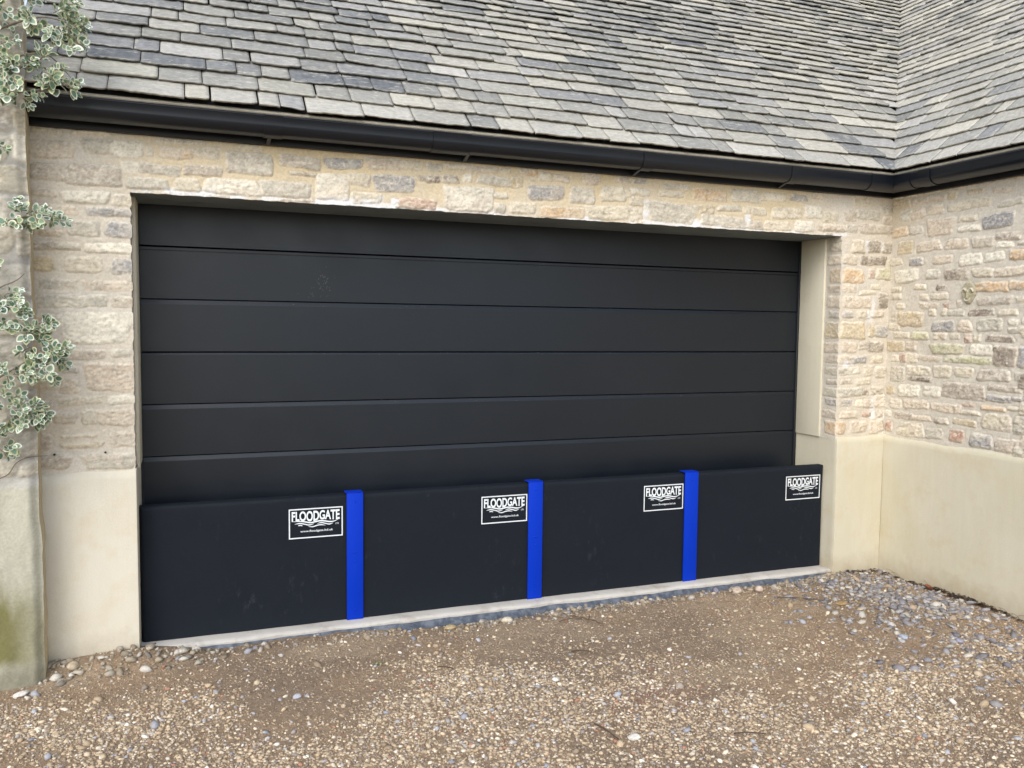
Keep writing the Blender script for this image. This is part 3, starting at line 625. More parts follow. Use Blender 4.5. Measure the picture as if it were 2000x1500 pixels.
mb.v += [(XL-.01, yr, zr), (9.5, yr, zr), (9.5, yr+2.2, 2.3), (XL-.01, yr+2.2, 2.3)]; mb.f.append((8, 9, 10, 11))
mb.v += [(XL, YE+.1, 2.3), (XL, yr, zr-.01), (XL, yr+2.2, 2.3)]; mb.f.append((12, 13, 14))
mb.build('roof_deck', M_dark, roof)
# eaves bed: thin stone course just under the first slates
mb = MB(); mb.sweep([(.02, 0), (.118, .0), (.121, .004), (.121, .010), (.10, .020), (.02, .04)], [((XL, 0, 2.352), (0, -1, 0), (0, 0, 1)), ((XC, 0, 2.352), (-1, -1, 0), (0, 0, 1)), ((XC, -3.3, 2.352), (-1, 0, 0), (0, 0, 1))])
mb.build('eaves_course', M_bed, roof)

# ------------------------------------------------------------------ flood barrier: four panels and three blue posts
def text_mesh(body, offset):
    cu = bpy.data.curves.new('txt', 'FONT'); cu.body = body; cu.offset = offset; cu.resolution_u = 6; cu.size = 1
    ob = bpy.data.objects.new('txt', cu); COL.objects.link(ob)
    dg = bpy.context.evaluated_depsgraph_get(); me = bpy.data.meshes.new_from_object(ob.evaluated_get(dg))
    bm = bmesh.new(); bm.from_mesh(me); bmesh.ops.triangulate(bm, faces=bm.faces)
    v = [tuple(q.co) for q in bm.verts]; bm.verts.index_update(); f = [tuple(q.index for q in fc.verts) for fc in bm.faces]; bm.free()
    COL.objects.unlink(ob); bpy.data.objects.remove(ob); bpy.data.curves.remove(cu); bpy.data.meshes.remove(me)
    return np.array(v), f
LW, LH = .255, .144
def lx(px): return (px-245)/1065*LW
def lz(py): return (955-py)/575*LH
def label_mesh():
    vs = []; fs = []
    def quad(x0, z0, x1, z1):
        b_ = len(vs); vs.extend([(x0, 0, z0), (x1, 0, z0), (x1, 0, z1), (x0, 0, z1)]); fs.append((b_, b_+1, b_+2, b_+3))
    w = .0056
    quad(0, 0, LW, w); quad(0, LH-w, LW, LH); quad(0, w, w, LH-w); quad(LW-w, w, LW, LH-w)
    def ribbon(pts, wid, d):
        P = [(lx(a), lz(b+.103*(a-245))) for a, b in pts]; n = 40; L = []
        ts = np.linspace(0, len(P)-1, n)
        for t_ in ts:
            i = min(int(t_), len(P)-2); f = t_-i; p0 = P[max(i-1, 0)]; p1 = P[i]; p2 = P[i+1]; p3 = P[min(i+2, len(P)-1)]
            L.append(tuple(.5*((2*p1[k])+(-p0[k]+p2[k])*f+(2*p0[k]-5*p1[k]+4*p2[k]-p3[k])*f*f+(-p0[k]+3*p1[k]-3*p2[k]+p3[k])*f**3) for k in (0, 1)))
        b_ = len(vs)
        for i, (x, z) in enumerate(L):
            q = i/(n-1); hw = wid/2*min(1, 4*q+.15, 4*(1-q)+.15); vs.extend([(x, d, z-hw), (x, d, z+hw)])
        for i in range(n-1): fs.append((b_+2*i, b_+2*i+2, b_+2*i+3, b_+2*i+1))
    ribbon([(318, 612), (450, 600), (560, 604), (660, 616), (750, 597), (850, 572), (950, 572), (1050, 582), (1150, 562), (1240, 512)], .0065, -.0004)
    ribbon([(360, 660), (450, 640), (550, 648), (640, 662), (742, 630)], .0052, 0)
    ribbon([(800, 628), (880, 608), (960, 618), (1040, 630), (1118, 603)], .0052, 0)
    ribbon([(425, 685), (470, 676), (515, 682)], .0045, 0)
    ribbon([(628, 694), (720, 690), (800, 662), (880, 648), (965, 655)], .0052, 0)
    v, f = text_mesh('FLOODGATE', .032)
    x0, x1 = v[:, 0].min(), v[:, 0].max(); z0, z1 = v[:, 1].min(), v[:, 1].max()
    tx = (v[:, 0]-x0)/(x1-x0); tz = (v[:, 1]-z0)/(z1-z0)
    bot = np.interp(tx, [0, .12, .28, .42, .55, .66, .78, .90, 1], [622, 612, 626, 640, 624, 612, 620, 632, 628])
    top = np.interp(tx, [0, .5, 1], [430, 432, 430])
    X_ = lx(302)+tx*(lx(1248)-lx(302)); Z_ = lz(bot)+tz*(lz(top)-lz(bot)); b_ = len(vs)
    vs.extend([(a, -.0002, c) for a, c in zip(X_, Z_)]); fs.extend([tuple(b_+i for i in q) for q in f])
    for body, off, (xa, xb), (pa, pb) in (('www.floodgate.ltd.uk', .012, (470, 1112), (851, 797)), ('LTD', .01, (1165, 1228), (722, 690))):
        v, f = text_mesh(body, off)
        tx = (v[:, 0]-v[:, 0].min())/(np.ptp(v[:, 0])); tz = (v[:, 1]-v[:, 1].min())/(np.ptp(v[:, 1]))
        X_ = lx(xa)+tx*(lx(xb)-lx(xa)); Z_ = lz(pa)+tz*(lz(pb)-lz(pa)); b_ = len(vs)
        vs.extend([(a, 0, c) for a, c in zip(X_, Z_)]); fs.extend([tuple(b_+i for i in q) for q in f])
    return vs, fs
LV, LF = label_mesh()
me_l = bpy.data.meshes.new('printed_label'); me_l.from_pydata(LV, [], LF); me_l.materials.append(M_white); me_l.update()
PB = .080; PH = .621
def panel(x0, x1, seed, label, lab_x):   # padded black cover, printed label near the top right
    o = thing('flood_barrier_panel', ((x0+x1)/2, PB+.03, 0), label, 'flood barrier', 'flood barrier panels across the garage door')
    rnd = random.Random(seed); nx, nz = 46, 30; w = x1-x0; T = .052
    vs = []; R_ = .020
    def front(u, z):
        d = min(u, w-u, PH-z); e = max(0, R_-d); y = PB+(R_-math.sqrt(max(0, R_*R_-e*e)))*.9
        y += .0022*(math.sin(u*7+seed)*math.sin(z*9+seed*2)-.3)+.0012*math.sin(u*23+z*15+seed)
        return y
    us = [0, .003, .008, .014, .02]+list(np.linspace(.04, w-.04, nx))+[w-.02, w-.014, w-.008, w-.003, w]
    zs = [.001]+list(np.linspace(.02, PH-.04, nz))+[PH-.02, PH-.014, PH-.008, PH-.003, PH]
    V_ = np.array([[(x0+u, front(u, z), z-(.004*math.sin((u/w)*math.pi)*0)) for z in zs] for u in us]).reshape(-1, 3)
    F1 = grid_faces(len(us), len(zs)); m = MB(); m.v = [tuple(q) for q in V_]; m.f = [tuple(q) for q in F1]
    # back and edges
    nzs = len(zs); per = [i*nzs for i in range(len(us))]+[(len(us)-1)*nzs+j for j in range(1, nzs)]+[i*nzs+nzs-1 for i in range(len(us)-2, -1, -1)]+[j for j in range(nzs-2, 0, -1)]
    b_ = len(m.v)
    for r_ in per: p = m.v[r_]; m.v.append((p[0], PB+T, p[2]))
    n_ = len(per)
    for i in range(n_): m.f.append((per[i], b_+i, b_+(i+1) % n_, per[(i+1) % n_]))
    m.f.append(tuple(b_+i for i in range(n_)))
    m.build('panel_cover', M_fabric, o, smooth=True)
    l = bpy.data.objects.new('printed_label', me_l); COL.objects.link(l); l.parent = o; l.matrix_parent_inverse = o.matrix_world.inverted()
    l.location = (lab_x, PB-.0042, .422)
    return o
panel(.001, .960, 1, 'black flood barrier panel touching the plinth left of the door, before the first blue post', .649)
panel(.9635, 1.914, 2, 'black flood barrier panel between the left and middle blue posts', 1.616)
panel(1.9175, 2.877, 3, 'black flood barrier panel between the middle and right blue posts', 2.573)
panel(2.8805, W-.004, 4, 'black flood barrier panel at the far right end, beyond the last blue post', 3.543)
def post(x0, x1, label, seed):
    o = thing('barrier_post', ((x0+x1)/2, PB, 0), label, 'post', 'blue posts joining the flood barrier panels')
    y0 = PB-.014
    mb = MB(); mb.box(x0, y0, .001, x1, y0+.008, PH+.007); mb.build('face_plate', M_blue, o, bevel=.0015, seg=2)
    mb = MB(); mb.box(x0-.004, y0-.001, PH+.0075, x1, PB+.050, PH+.0105); mb.build('top_flange', M_blue, o, bevel=.0012, seg=1)
    for z in (.585, .335, .29, .05):
        for dx in ((0,) if z != .335 else (-.006, .006)):
            mb = MB(); xm = (x0+x1)/2+dx; mb.tube([(xm, y0+.001, z), (xm, y0-.0015, z), (xm, y0-.003, z)], [.0045, .0045, .0022], 10); mb.build('screw_head', M_blue, o)
post(.9220, 1.0020, 'blue metal barrier post nearest the left side of the door', 1)
post(1.8755, 1.9565, 'blue metal barrier post in the middle of the three', 2)
post(2.8340, 2.9220, 'blue metal barrier post nearest the right side of the door', 3)

# ------------------------------------------------------------------ old wall at the left edge
pier = thing('old_stone_wall', (-.8, -.15, 0), 'weathered grey stone wall end with green algae low down, at the left edge', 'wall')
PY = -.165
up = lines(-2.2, -.62, -.37, res=.007); vp = lines(-.15, .80, 2.95, res=.006)
UP, VP = np.meshgrid(up, vp, indexing='ij')
stP = fill_random([], -2.2, -.385, .82, 2.95, 31, .08, .17, 'ggwgbggwgs')
def mort_P(U, V): return np.zeros(U.shape+(3,))+np.array(srgb(190, 186, 176))
def stain_P(U, V, C):
    lowr = (1-sst(.76, .80, V+(fbm(U*12, V*2, 51, 3)-.5)*.04))[..., None]
    base = np.array(srgb(190, 187, 168))*(.9+.2*fbm(U*6, V*6, 52, 4))[..., None]
    tan = sst(.5, .62, fbm(U*5+.3, V*1.6, 53, 3))[..., None]*.6; base = base*(1-tan)+np.array(srgb(178, 160, 124))*tan
    C = C*(1-lowr)+base*lowr
    g_ = sst(.50, .22, V+(fbm(U*22, V*2.5, 54, 4)-.5)*.30)*sst(.02, .10, V+(fbm(U*16, V*8, 55, 3)-.5)*.05)
    g_ = (np.clip(g_, 0, 1)*(.65+.5*fbm(U*30, V*12, 56, 3)))[..., None]; g_ = np.clip(g_*1.25, 0, .92)*(1-.45*sst(-.50, -.40, U)[..., None])
    C = C*(1-g_)+np.array(srgb(112, 108, 60))*(.75+.5*fbm(U*9, V*5, 57, 3))[..., None]*g_
    f_ = (sst(.08, -.0, V+(fbm(U*20, V*10, 58, 3)-.5)*.05)*.8)[..., None]; C = C*(1-f_)+np.array(srgb(132, 128, 108))*f_
    gr = (sst(.48, .62, fbm(U*7, V*4, 59, 4))*.35*sst(.8, .9, V))[..., None]; return C*(1-gr)+np.array(srgb(136, 134, 132))*gr
HP, CP = rubble(UP, VP, stP, 33, mort_P, amp=1.2, stain=stain_P, soft=2.5)
low = 1-sst(.77, .82, VP); HP = HP*(1-low)+low*((fbm(UP*8, VP*5, 61, 4)-.5)*.03+.012)
edge = sst(-.415, -.372, UP); lean = .018*(1-sst(0, 2.6, VP)); Yp = PY-HP+edge**2*.03; Xp = UP+lean+(fbm(VP*9, VP*0, 62, 3)-.5)*.012*sst(-.5, -.38, UP)
raw('wall_face', np.stack([Xp, Yp, VP], -1).reshape(-1, 3), grid_faces(len(up), len(vp)), M_stone, pier, CP.reshape(-1, 3), True)
yy = lines(0, 1, res=.15); n_e = len(vp); vs = []; cc = []
for k, q in enumerate(np.linspace(0, 1, 12)):
    y = Yp[-1]*(1-q)+(.0)*q; x = Xp[-1]+.004*math.sin(q*3.1)-.010*q; vs.append(np.stack([x+(fbm(vp*12, vp*0+q*2, 63, 3)-.5)*.006*(q > 0), y, vp], 1)); cc.append((np.zeros((n_e, 3))+np.array(srgb(186, 172, 142)))*(.85+.3*fbm(vp*9, vp*0+q*3, 64, 3))[:, None])
raw('wall_end', np.concatenate(vs), grid_faces(12, n_e), M_stone, pier, np.concatenate(cc), True)
mb = MB(); mb.box(-2.2, PY+.015, -.2, -.40, -.0, 2.94); mb.box(-2.2, -.0, -.2, XL-.012, .5, 2.3); mb.build('wall_core', M_jamb, pier)

# ------------------------------------------------------------------ ground
def gz(x, y):
    x = np.asarray(x, float); y = np.asarray(y, float)
    h = -.046+(fbm(x*1.3+4, y*1.3, 71, 4)-.5)*.035+(fbm(x*9, y*9, 72, 3)-.5)*.010
    h = h+.010+.036*np.exp(-((x+.02)**2/.05+(y+.04)**2/.012))+.016*np.exp(-((x+.30)**2/.05+(y+.02)**2/.01))
    h = h+.022*np.exp(-((x-3.95)**2/.05+(y+.02)**2/.02))-.012*sst(3.2, 4.2, x)*sst(-.9, -.2, y)
    h = h+.013*sst(-.2, -.05, y)*(1-sst(.7, 1.5, x))+(.014*fbm(x*3.1, x*0+5, 76, 3)-.014)*sst(-.14, -.02, y)*sst(0.05, .3, x)*(1-sst(3.4, 3.7, x))
    h = h-.030*(1-sst(-.9, -.4, x))*0
    return h
def axis(lo, a, b, hi, res):
    m = np.arange(a, b+res/2, res); L = a-np.geomspace(res*1.5, a-lo, 26)[::-1]; R_ = b+np.geomspace(res*1.5, hi-b, 26)
    return np.concatenate([L, m, R_])
gx = axis(-90, -1.4, 4.9, 90, .016); gy = axis(-90, -3.3, .12, 90, .016)
GX, GY = np.meshgrid(gx, gy, indexing='ij'); GZ = gz(GX, GY); far = sst(4, 14, np.hypot(GX-1, GY+2)); GZ = GZ*(1-far)-.05*far
dirt = np.array(srgb(184, 158, 130)); dirt2 = np.array(srgb(168, 147, 124)); red = np.array(srgb(184, 144, 121)); pale = np.array(srgb(196, 174, 146))
f1 = sst(.35, .65, fbm(GX*1.7, GY*1.7, 73, 4))[..., None]; GC = dirt*(1-f1)+dirt2*f1
f2 = (sst(.55, .7, fbm(GX*3, GY*5, 74, 4))*.6)[..., None]; GC = GC*(1-f2)+pale*f2
f3 = (np.exp(-((GX-1.95)**2/.05+(GY+1.12)**2/.03))*.6)[..., None]; GC = GC*(1-f3)+red*f3
f4 = (sst(.12, .0, np.abs(GY+.04))*.35*(fbm(GX*8, GY*8, 75, 3)))[..., None]; GC = GC*(1-f4)+np.array(srgb(104, 88, 70))*f4
fw = sst(5.0, 9.0, np.hypot(GX-1.5, GY+1.5))[..., None]; GC = GC*(1-fw)+np.array((.055, .062, .040))*fw  # unseen far ground made dark to deepen reflections low on the door
g = raw('ground', np.stack([GX, GY, GZ], -1).reshape(-1, 3), grid_faces(len(gx), len(gy)), M_soil, None, GC.reshape(-1, 3), True)
tag(g, kind='structure')

# ------------------------------------------------------------------ gravel: nobody could count it
def ico():
    bm = bmesh.new(); bmesh.ops.create_icosphere(bm, subdivisions=1, radius=1); v = np.array([q.co[:] for q in bm.verts]); f = np.array([[q.index for q in fc.verts] for fc in bm.faces]); bm.free(); return v, f
def ico2():
    bm = bmesh.new(); bmesh.ops.create_icosphere(bm, subdivisions=2, radius=1); v = np.array([q.co[:] for q in bm.verts]); f = np.array([[q.index for q in fc.verts] for fc in bm.faces]); bm.free(); return v, f
IV, IF = ico()
rng = np.random.default_rng(12)
def scatter(N, region, size, palette, weights, dens, flat=(.35, .7), sink=.30, rough=.17):
    x = rng.uniform(region[0], region[1], N); y = rng.uniform(region[2], region[3], N)
    k = rng.random(N) < dens(x, y); x = x[k]; y = y[k]; n = len(x)
    s = size[0]*np.exp(rng.normal(0, size[1], n)); s = np.clip(s, size[0]*.4, size[0]*2.1)
    sc = np.stack([s*rng.uniform(.8, 1.35, n), s*rng.uniform(.6, 1.0, n), s*rng.uniform(*flat, n)], 1)
    jit = 1+rng.normal(0, rough, (n, len(IV), 1)); V_ = IV[None]*jit*sc[:, None]
    a = rng.uniform(0, 2*np.pi, n); tl = rng.normal(0, .30, n); ca, sa = np.cos(a)[:, None], np.sin(a)[:, None]; ct, st_ = np.cos(tl)[:, None], np.sin(tl)[:, None]
    X_, Y_, Z_ = V_[..., 0], V_[..., 1], V_[..., 2]
    X_, Z_ = X_*ct-Z_*st_, X_*st_+Z_*ct; X_, Y_ = X_*ca-Y_*sa, X_*sa+Y_*ca
    z = gz(x, y)+sc[:, 2]*(1-2*sink)
    P = np.stack([X_+x[:, None], Y_+y[:, None], Z_+z[:, None]], -1).reshape(-1, 3)
    F = (IF[None]+(np.arange(n)*len(IV))[:, None, None]).reshape(-1, 3)
    pal = np.array([srgb(*c) for c in palette]); ci = rng.choice(len(pal), n, p=np.array(weights)/sum(weights))
    c = pal[ci]*rng.uniform(.78, 1.18, (n, 1)); C = np.repeat(c, len(IV), 0)
    return P, F, C
warm = [(206,187,158), (192,170,140), (222,209,186), (172,152,126), (154,142,129), (182,176,170), (172,128,104), (236,229,214)]
ww = [26, 24, 11, 18, 9, 5, 2, 2.5]
cool = [(150,146,146), (132,128,130), (166,162,160), (190,182,168), (166,148,126), (200,195,184)]
cw = [28, 24, 16, 9, 16, 5]
def patch(x, y): return fbm(x*1.6+9, y*2.2, 81, 4)
def d_pea(x, y):
    line = -.62-.17*np.clip(x-.5, 0, 3)*.9+.10*np.clip(.6-x, 0, 1); d = sst(.22, -.30, (y-line)+(patch(x, y)-.5)*1.0)
    ruts = 1-.62*np.exp(-((x-1.95)**2/.16+(y+1.12)**2/.035))-.45*np.exp(-((x-3.2)**2/.25+(y+1.45)**2/.03))
    return (.06+.94*d)*ruts*(.40+.95*sst(.34, .6, fbm(x*3.2, y*3.6, 83, 4)))*(y > -2.6)+.3*(y <= -2.6)
parts = [scatter(110000, (-1.2, 4.15, -3.2, -.03), (.0062, .30), warm, ww, d_pea, sink=.38),
         scatter(90000, (-1.0, 4.15, -2.2, -.02), (.0034, .28), [(188,166,140), (172,151,126), (200,184,160), (154,137,118)], [10, 10, 4, 6], lambda x, y: .40+.55*d_pea(x, y), sink=.35),
         scatter(2600, (-1.0, 4.15, -2.8, -.03), (.0110, .28), warm+[(170,170,174), (150,150,156)], ww+[12, 8], lambda x, y: .18+.6*d_pea(x, y)),
         scatter(6200, (2.9, 4.19, -1.8, -.01), (.0135, .34), cool, cw, lambda x, y: np.clip(np.exp(-((x-3.86)**2/.10+(y+.50)**2/.16))*1.2+.35*np.exp(-((x-3.75)**2/.2+(y+1.15)**2/.25))+.18*np.exp(-((x-3.7)**2/.1+(y+.06)**2/.02)), 0, .92)*(.4+.9*sst(.35, .6, fbm(x*5, y*5, 85, 3))), flat=(.28, .55), rough=.26),
         scatter(3400, (-.05, 3.9, -.15, -.012), (.0090, .45), [(170,154,130), (150,136,116), (190,182,168), (136,128,118), (150,150,154)], [10, 10, 6, 8, 3], lambda x, y: .10+.75*sst(.42, .6, fbm(x*2.4, x*0, 86, 3))*sst(-.13, -.06, y), flat=(.45, .8), sink=.3, rough=.27),
         scatter(240, (-.38, .34, -.20, -.015), (.0105, .50), [(176,166,148), (156,144,124), (196,190,178), (150,140,126)], [8, 8, 5, 6], lambda x, y: .6+0*x, flat=(.45, .8), sink=.3, rough=.27)]
off = 0; PV = []; PF = []; PC = []
for (p_, f_, c_) in parts: PV.append(p_); PF.append(f_+off); PC.append(c_); off += len(p_)
gr = raw('gravel', np.concatenate(PV), np.concatenate(PF), M_pebble, None, np.concatenate(PC), False)
tag(gr, 'buff and grey pea gravel scattered over the bare earth driveway', 'gravel', kind='stuff')

# larger loose stones one can point at
I2V, I2F = ico2()
def rock(name, x, y, sx, sy, sz, rot, colr, label, seed, cat='stone'):
    r_ = np.random.default_rng(seed); v = I2V.copy(); d = v/np.linalg.norm(v, axis=1)[:, None]
    for _ in range(7):
        nrm = r_.normal(size=3); nrm /= np.linalg.norm(nrm); c = r_.uniform(.55, .88); k = v@nrm; over = np.maximum(k-c, 0); v = v-over[:, None]*nrm*.92
    v = v*(1+r_.normal(0, .03, (len(v), 1))); v = v*np.array([sx, sy, sz]); a = math.radians(rot); v = np.stack([v[:, 0]*math.cos(a)-v[:, 1]*math.sin(a), v[:, 0]*math.sin(a)+v[:, 1]*math.cos(a), v[:, 2]], 1)
    z = float(gz(x, y)); o = raw(name, v+np.array([0, 0, sz*.55]), I2F, M_rock, None, np.array(srgb(*colr))*(.85+.3*r_.random((len(v), 1))), False)
    o.location = (x, y, z); tag(o, label, cat); return o
rocks = [
 (3.085, -.105, .040, .030, .026, 20, (196,178,160), 'large pinkish cream stone below the last blue post, left of a near pair'),
 (3.215, -.125, .030, .024, .022, 50, (214,194,176), 'rounded pinkish cream stone, right of the pair near the door sill'),
 (2.975, -.050, .028, .018, .020, 70, (140,136,146), 'pointed grey purple stone against the sill, beside the large cream stones'),
 (3.500, -.455, .046, .026, .010, 10, (176,146,104), 'flat ochre stone flake lying on bare earth before the right corner'),
 (1.635, -.842, .024, .018, .014, 15, (232,226,214), 'whitish angular stone alone where the gravel starts, below the middle post'),
 (1.690, -1.405, .026, .018, .013, 160, (226,220,208), 'white oblong pebble near the bottom edge, right of a dark twig'),
 (.175, -.075, .030, .022, .016, 30, (196,188,172), 'pale grey rubble stone at the foot of the barrier, near its left end'),
 (-.255, -.10, .034, .026, .022, 60, (198,182,156), 'buff lumpy stone at the foot of the rendered plinth'),
 (-.42, -.26, .034, .020, .012, 25, (224,220,210), 'white flat stone beside the mossy foot of the old wall'),
 (1.70, -.095, .032, .022, .018, 0, (216,206,184), 'cream stone among rubble left of the middle blue post'),
 (1.40, -.085, .036, .02, .014, 15, (190,170,128), 'yellowish flat stone among the rubble under the second panel'),
 (3.42, -.96, .030, .022, .012, 120, (172,178,190), 'blue grey angular stone in the open gravel before the right corner'),
 (3.62, -1.10, .026, .020, .013, 20, (158,156,172), 'violet grey stone at the right, nearest the photo edge'),
 (.60, -.63, .020, .016, .010, 20, (196,196,204), 'bluish white stone at left in the gravel below the first post'),
]
for i, (x, y, a, b_, c, r_, colr, lab) in enumerate(rocks): rock('loose_stone', x, y, a, b_, c, r_, colr, lab, 200+i)
# twigs
def twig(x0, y0, x1, y1, rad, label, seed, bend=.01, fork=False):
    rad *= 1.5
    r_ = random.Random(seed); n = 9; pts = []
    for i in range(n):
        q = i/(n-1); x = x0+(x1-x0)*q+r_.gauss(0, bend*.25); y = y0+(y1-y0)*q+bend*math.sin(q*3.1); pts.append((x, y, float(gz(x, y))+.011+rad+.004*math.sin(q*3.1)))
    m = MB(); m.tube([(p[0]-x0, p[1]-y0, p[2]) for p in pts], [rad*(1-.5*i/n) for i in range(n)], 6)
    if fork:
        p = Vector(pts[5])-Vector((x0, y0, 0)); m.tube([tuple(p), tuple(p+Vector((.02, .03, .006))), tuple(p+Vector((.035, .06, .004)))], [rad*.6, rad*.5, rad*.3], 5)
    o = m.build('twig', M_twig); o.location = (x0, y0, 0); tag(o, label, 'twig')
twig(1.594, -1.278, 1.624, -1.411, .0024, 'thin straight dark twig lying on dense gravel near the bottom of the photo', 1, .004)
twig(3.20, -.285, 3.46, -.43, .0022, 'long thin dark twig on bare earth left of the ochre flake', 2, .02, True)
twig(2.02, -.16, 2.12, -.33, .0022, 'forked dry twig on earth just right of the middle post', 3, .02, True)
twig(1.93, -.22, 2.06, -.21, .0018, 'short crosswise twig under the forked one by the middle post', 4, .01)
twig(1.82, -.60, 1.90, -.64, .0030, 'short dark stub of bark in the middle of the earth strip', 5, .006)
twig(1.20, -.56, 1.26, -.60, .0028, 'small dark curl of bark on earth below the first panel gap', 6, .006)
twig(2.05, -1.50, 2.16, -1.54, .0020, 'small twig in the gravel at the bottom right of centre', 7, .006)
# grass tuft
m = MB(); r_ = random.Random(5); gx0, gy0 = .975, -.42
for _ in range(34):
    a = r_.uniform(0, 6.28); l = r_.uniform(.008, .022); bx, by = r_.gauss(0, .014), r_.gauss(0, .008); z = float(gz(gx0+bx, gy0+by))
    p0 = Vector((bx, by, z)); d = Vector((math.cos(a)*l*.7, math.sin(a)*l*.7, l)); sd2 = Vector((-math.sin(a), math.cos(a), 0))*.0012; b_ = len(m.v)
    m.v += [tuple(p0-sd2), tuple(p0+sd2), tuple(p0+d)]; m.f.append((b_, b_+1, b_+2))
o = m.build('grass_tuft', M_grass); o.location = (gx0, gy0, 0); tag(o, 'tiny green grass tuft on the bare earth below the first blue post', 'grass tuft')
# litter against the wing wall: roots, leaf scraps, soil crumbs
m = MB(); r_ = random.Random(9); LC = []
def leafscrap(x, y, z, s, c, up_=0.):
    b_ = len(m.v); a = r_.uniform(0, 6.28)
    for j in range(6):
        q = a+j*math.pi/3; m.v.append((x+s*math.cos(q), y+s*.6*math.sin(q), z+r_.uniform(0, s*.5)+up_)); LC.append(c)
    m.f.append(tuple(b_+j for j in range(6)))
for i in range(520):
    y = -r_.uniform(.03, 1.9)*1.0; y = y if r_.random() < .7 else -r_.gauss(.62, .16); x = XC-.018-abs(r_.gauss(0, .020)); y = min(y, -.02)
    c = srgb(*r_.choice([(74,60,48), (58,48,40), (92,74,58), (110,92,74)])); leafscrap(x, y, float(gz(x, y))+r_.uniform(0, .022)*math.exp(-((y+.62)/.3)**2)+.003, r_.uniform(.004, .014), np.array(c))
for i in range(90):
    x = XC-.3+r_.uniform(0, .26); y = -.025-abs(r_.gauss(0, .02)); c = srgb(*r_.choice([(70,66,62), (58,50,42), (96,84,70)])); leafscrap(x, y, float(gz(x, y))+r_.uniform(0, .015), r_.uniform(.004, .011), np.array(c))
for i in range(26):
    y = -r_.choice([r_.gauss(.62, .18), r_.gauss(.98, .06), r_.uniform(.1, 1.5)]); y = min(y, -.05); x = XC-.02; z = float(gz(x, y)); r0_ = r_.uniform(.012, .045); tilt_ = r_.uniform(-.02, .02); b_ = len(m.v)
    pts = [(x-.004+tilt_*math.sin(q), y-r0_*math.cos(q)*r_.uniform(.9, 1.1), z+r0_*.9*math.sin(q)) for q in np.linspace(0, math.pi*r_.uniform(.4, 1), 9)]
    m.tube(pts, [.0008]*9, 4); LC.extend([np.array(srgb(110, 92, 74))]*(len(m.v)-b_))
o = raw('leaf_litter', np.array(m.v), m.f, M_litter, None, np.array(LC), False)
tag(o, 'dark roots and leaf scraps along the foot of the wing wall', 'litter', kind='stuff')
# one rust-coloured dead leaf
n = 14; vs = [(0, 0, .004)]; 
for j in range(n):
    q = 2*math.pi*j/n; vs.append((.010*math.sin(q), .028*math.cos(q), .010*abs(math.sin(q))+.006*math.cos(q)))
o = raw('dead_leaf', np.array(vs), [(0, 1+j, 1+(j+1) % n) for j in range(n)], M_litter, None, np.array([srgb(128, 72, 48)]*(n+1)), True)
o.location = (XC-.045, -.43, float(gz(XC-.045, -.43))+.012); o.rotation_euler = (.3, -.5, .2); tag(o, 'curled rust brown dead leaf against the wing plinth', 'leaf')

# ------------------------------------------------------------------ variegated climbing shrub on the left
ivy = thing('climbing_shrub', (-.45, -.2, -.04), 'climbing euonymus shrub with green and cream leaves at the left edge', 'shrub')
r_ = random.Random(77); LVv = []; LFf = []; LCc = []
greens = [srgb(112, 140, 118), srgb(128, 154, 130), srgb(92, 122, 100), srgb(142, 162, 132)]; creams = [srgb(230, 232, 210), srgb(220, 222, 188), srgb(238, 240, 226), srgb(206, 208, 162)]
def leaf(p, d, nrm, L, kind=None):
    d = d.normalized(); s_ = d.cross(nrm).normalized(); n_ = s_.cross(d).normalized(); wd = L*r_.uniform(.30, .42); cup = r_.uniform(.05, .22); dr = r_.uniform(-.1, .28)
    g_ = np.array(r_.choice(greens)); c_ = np.array(r_.choice(creams)); 
    if kind == 'back': g_ = np.array(srgb(150, 152, 104)); c_ = np.array(srgb(180, 176, 122))
    b_ = len(LVv); m_ = 12
    prof = [(0, .0), (.10, .55), (.30, .95), (.52, 1.0), (.75, .78), (.92, .38), (1.0, 0)]
    out = [(t_, w_) for t_, w_ in prof]+[(t_, -w_) for t_, w_ in prof[-2:0:-1]]
    k0 = r_.uniform(.52, .74)
    def pt(t_, w_):
        return p+d*(t_*L)+s_*(w_*wd)+n_*(abs(w_)*wd*cup*1.6-dr*L*t_*t_)
    LVv.append(tuple(pt(.5, 0))); LCc.append(g_*r_.uniform(.9, 1.1))
    for (t_, w_) in out: tt = .5+(t_-.5)*k0; LVv.append(tuple(pt(tt, w_*k0*r_.uniform(.85, 1.1)))); LCc.append(g_)
    for (t_, w_) in out: tt = .5+(t_-.5)*(k0+.07); LVv.append(tuple(pt(tt, w_*(k0+.08)))); LCc.append(c_*.9)
    for (t_, w_) in out: LVv.append(tuple(pt(t_, w_))); LCc.append(c_)
    for j in range(m_):
        q = (j+1) % m_; LFf.append((b_, b_+1+j, b_+1+q, b_+1+q)) if 0 else LFf.append((b_, b_+1+j, b_+1+q))
        for ring in (0, 1):
            a = b_+1+ring*m_; c2 = b_+1+(ring+1)*m_; LFf.append((a+j, c2+j, c2+q)); LFf.append((a+j, c2+q, a+q))
stems = MB()
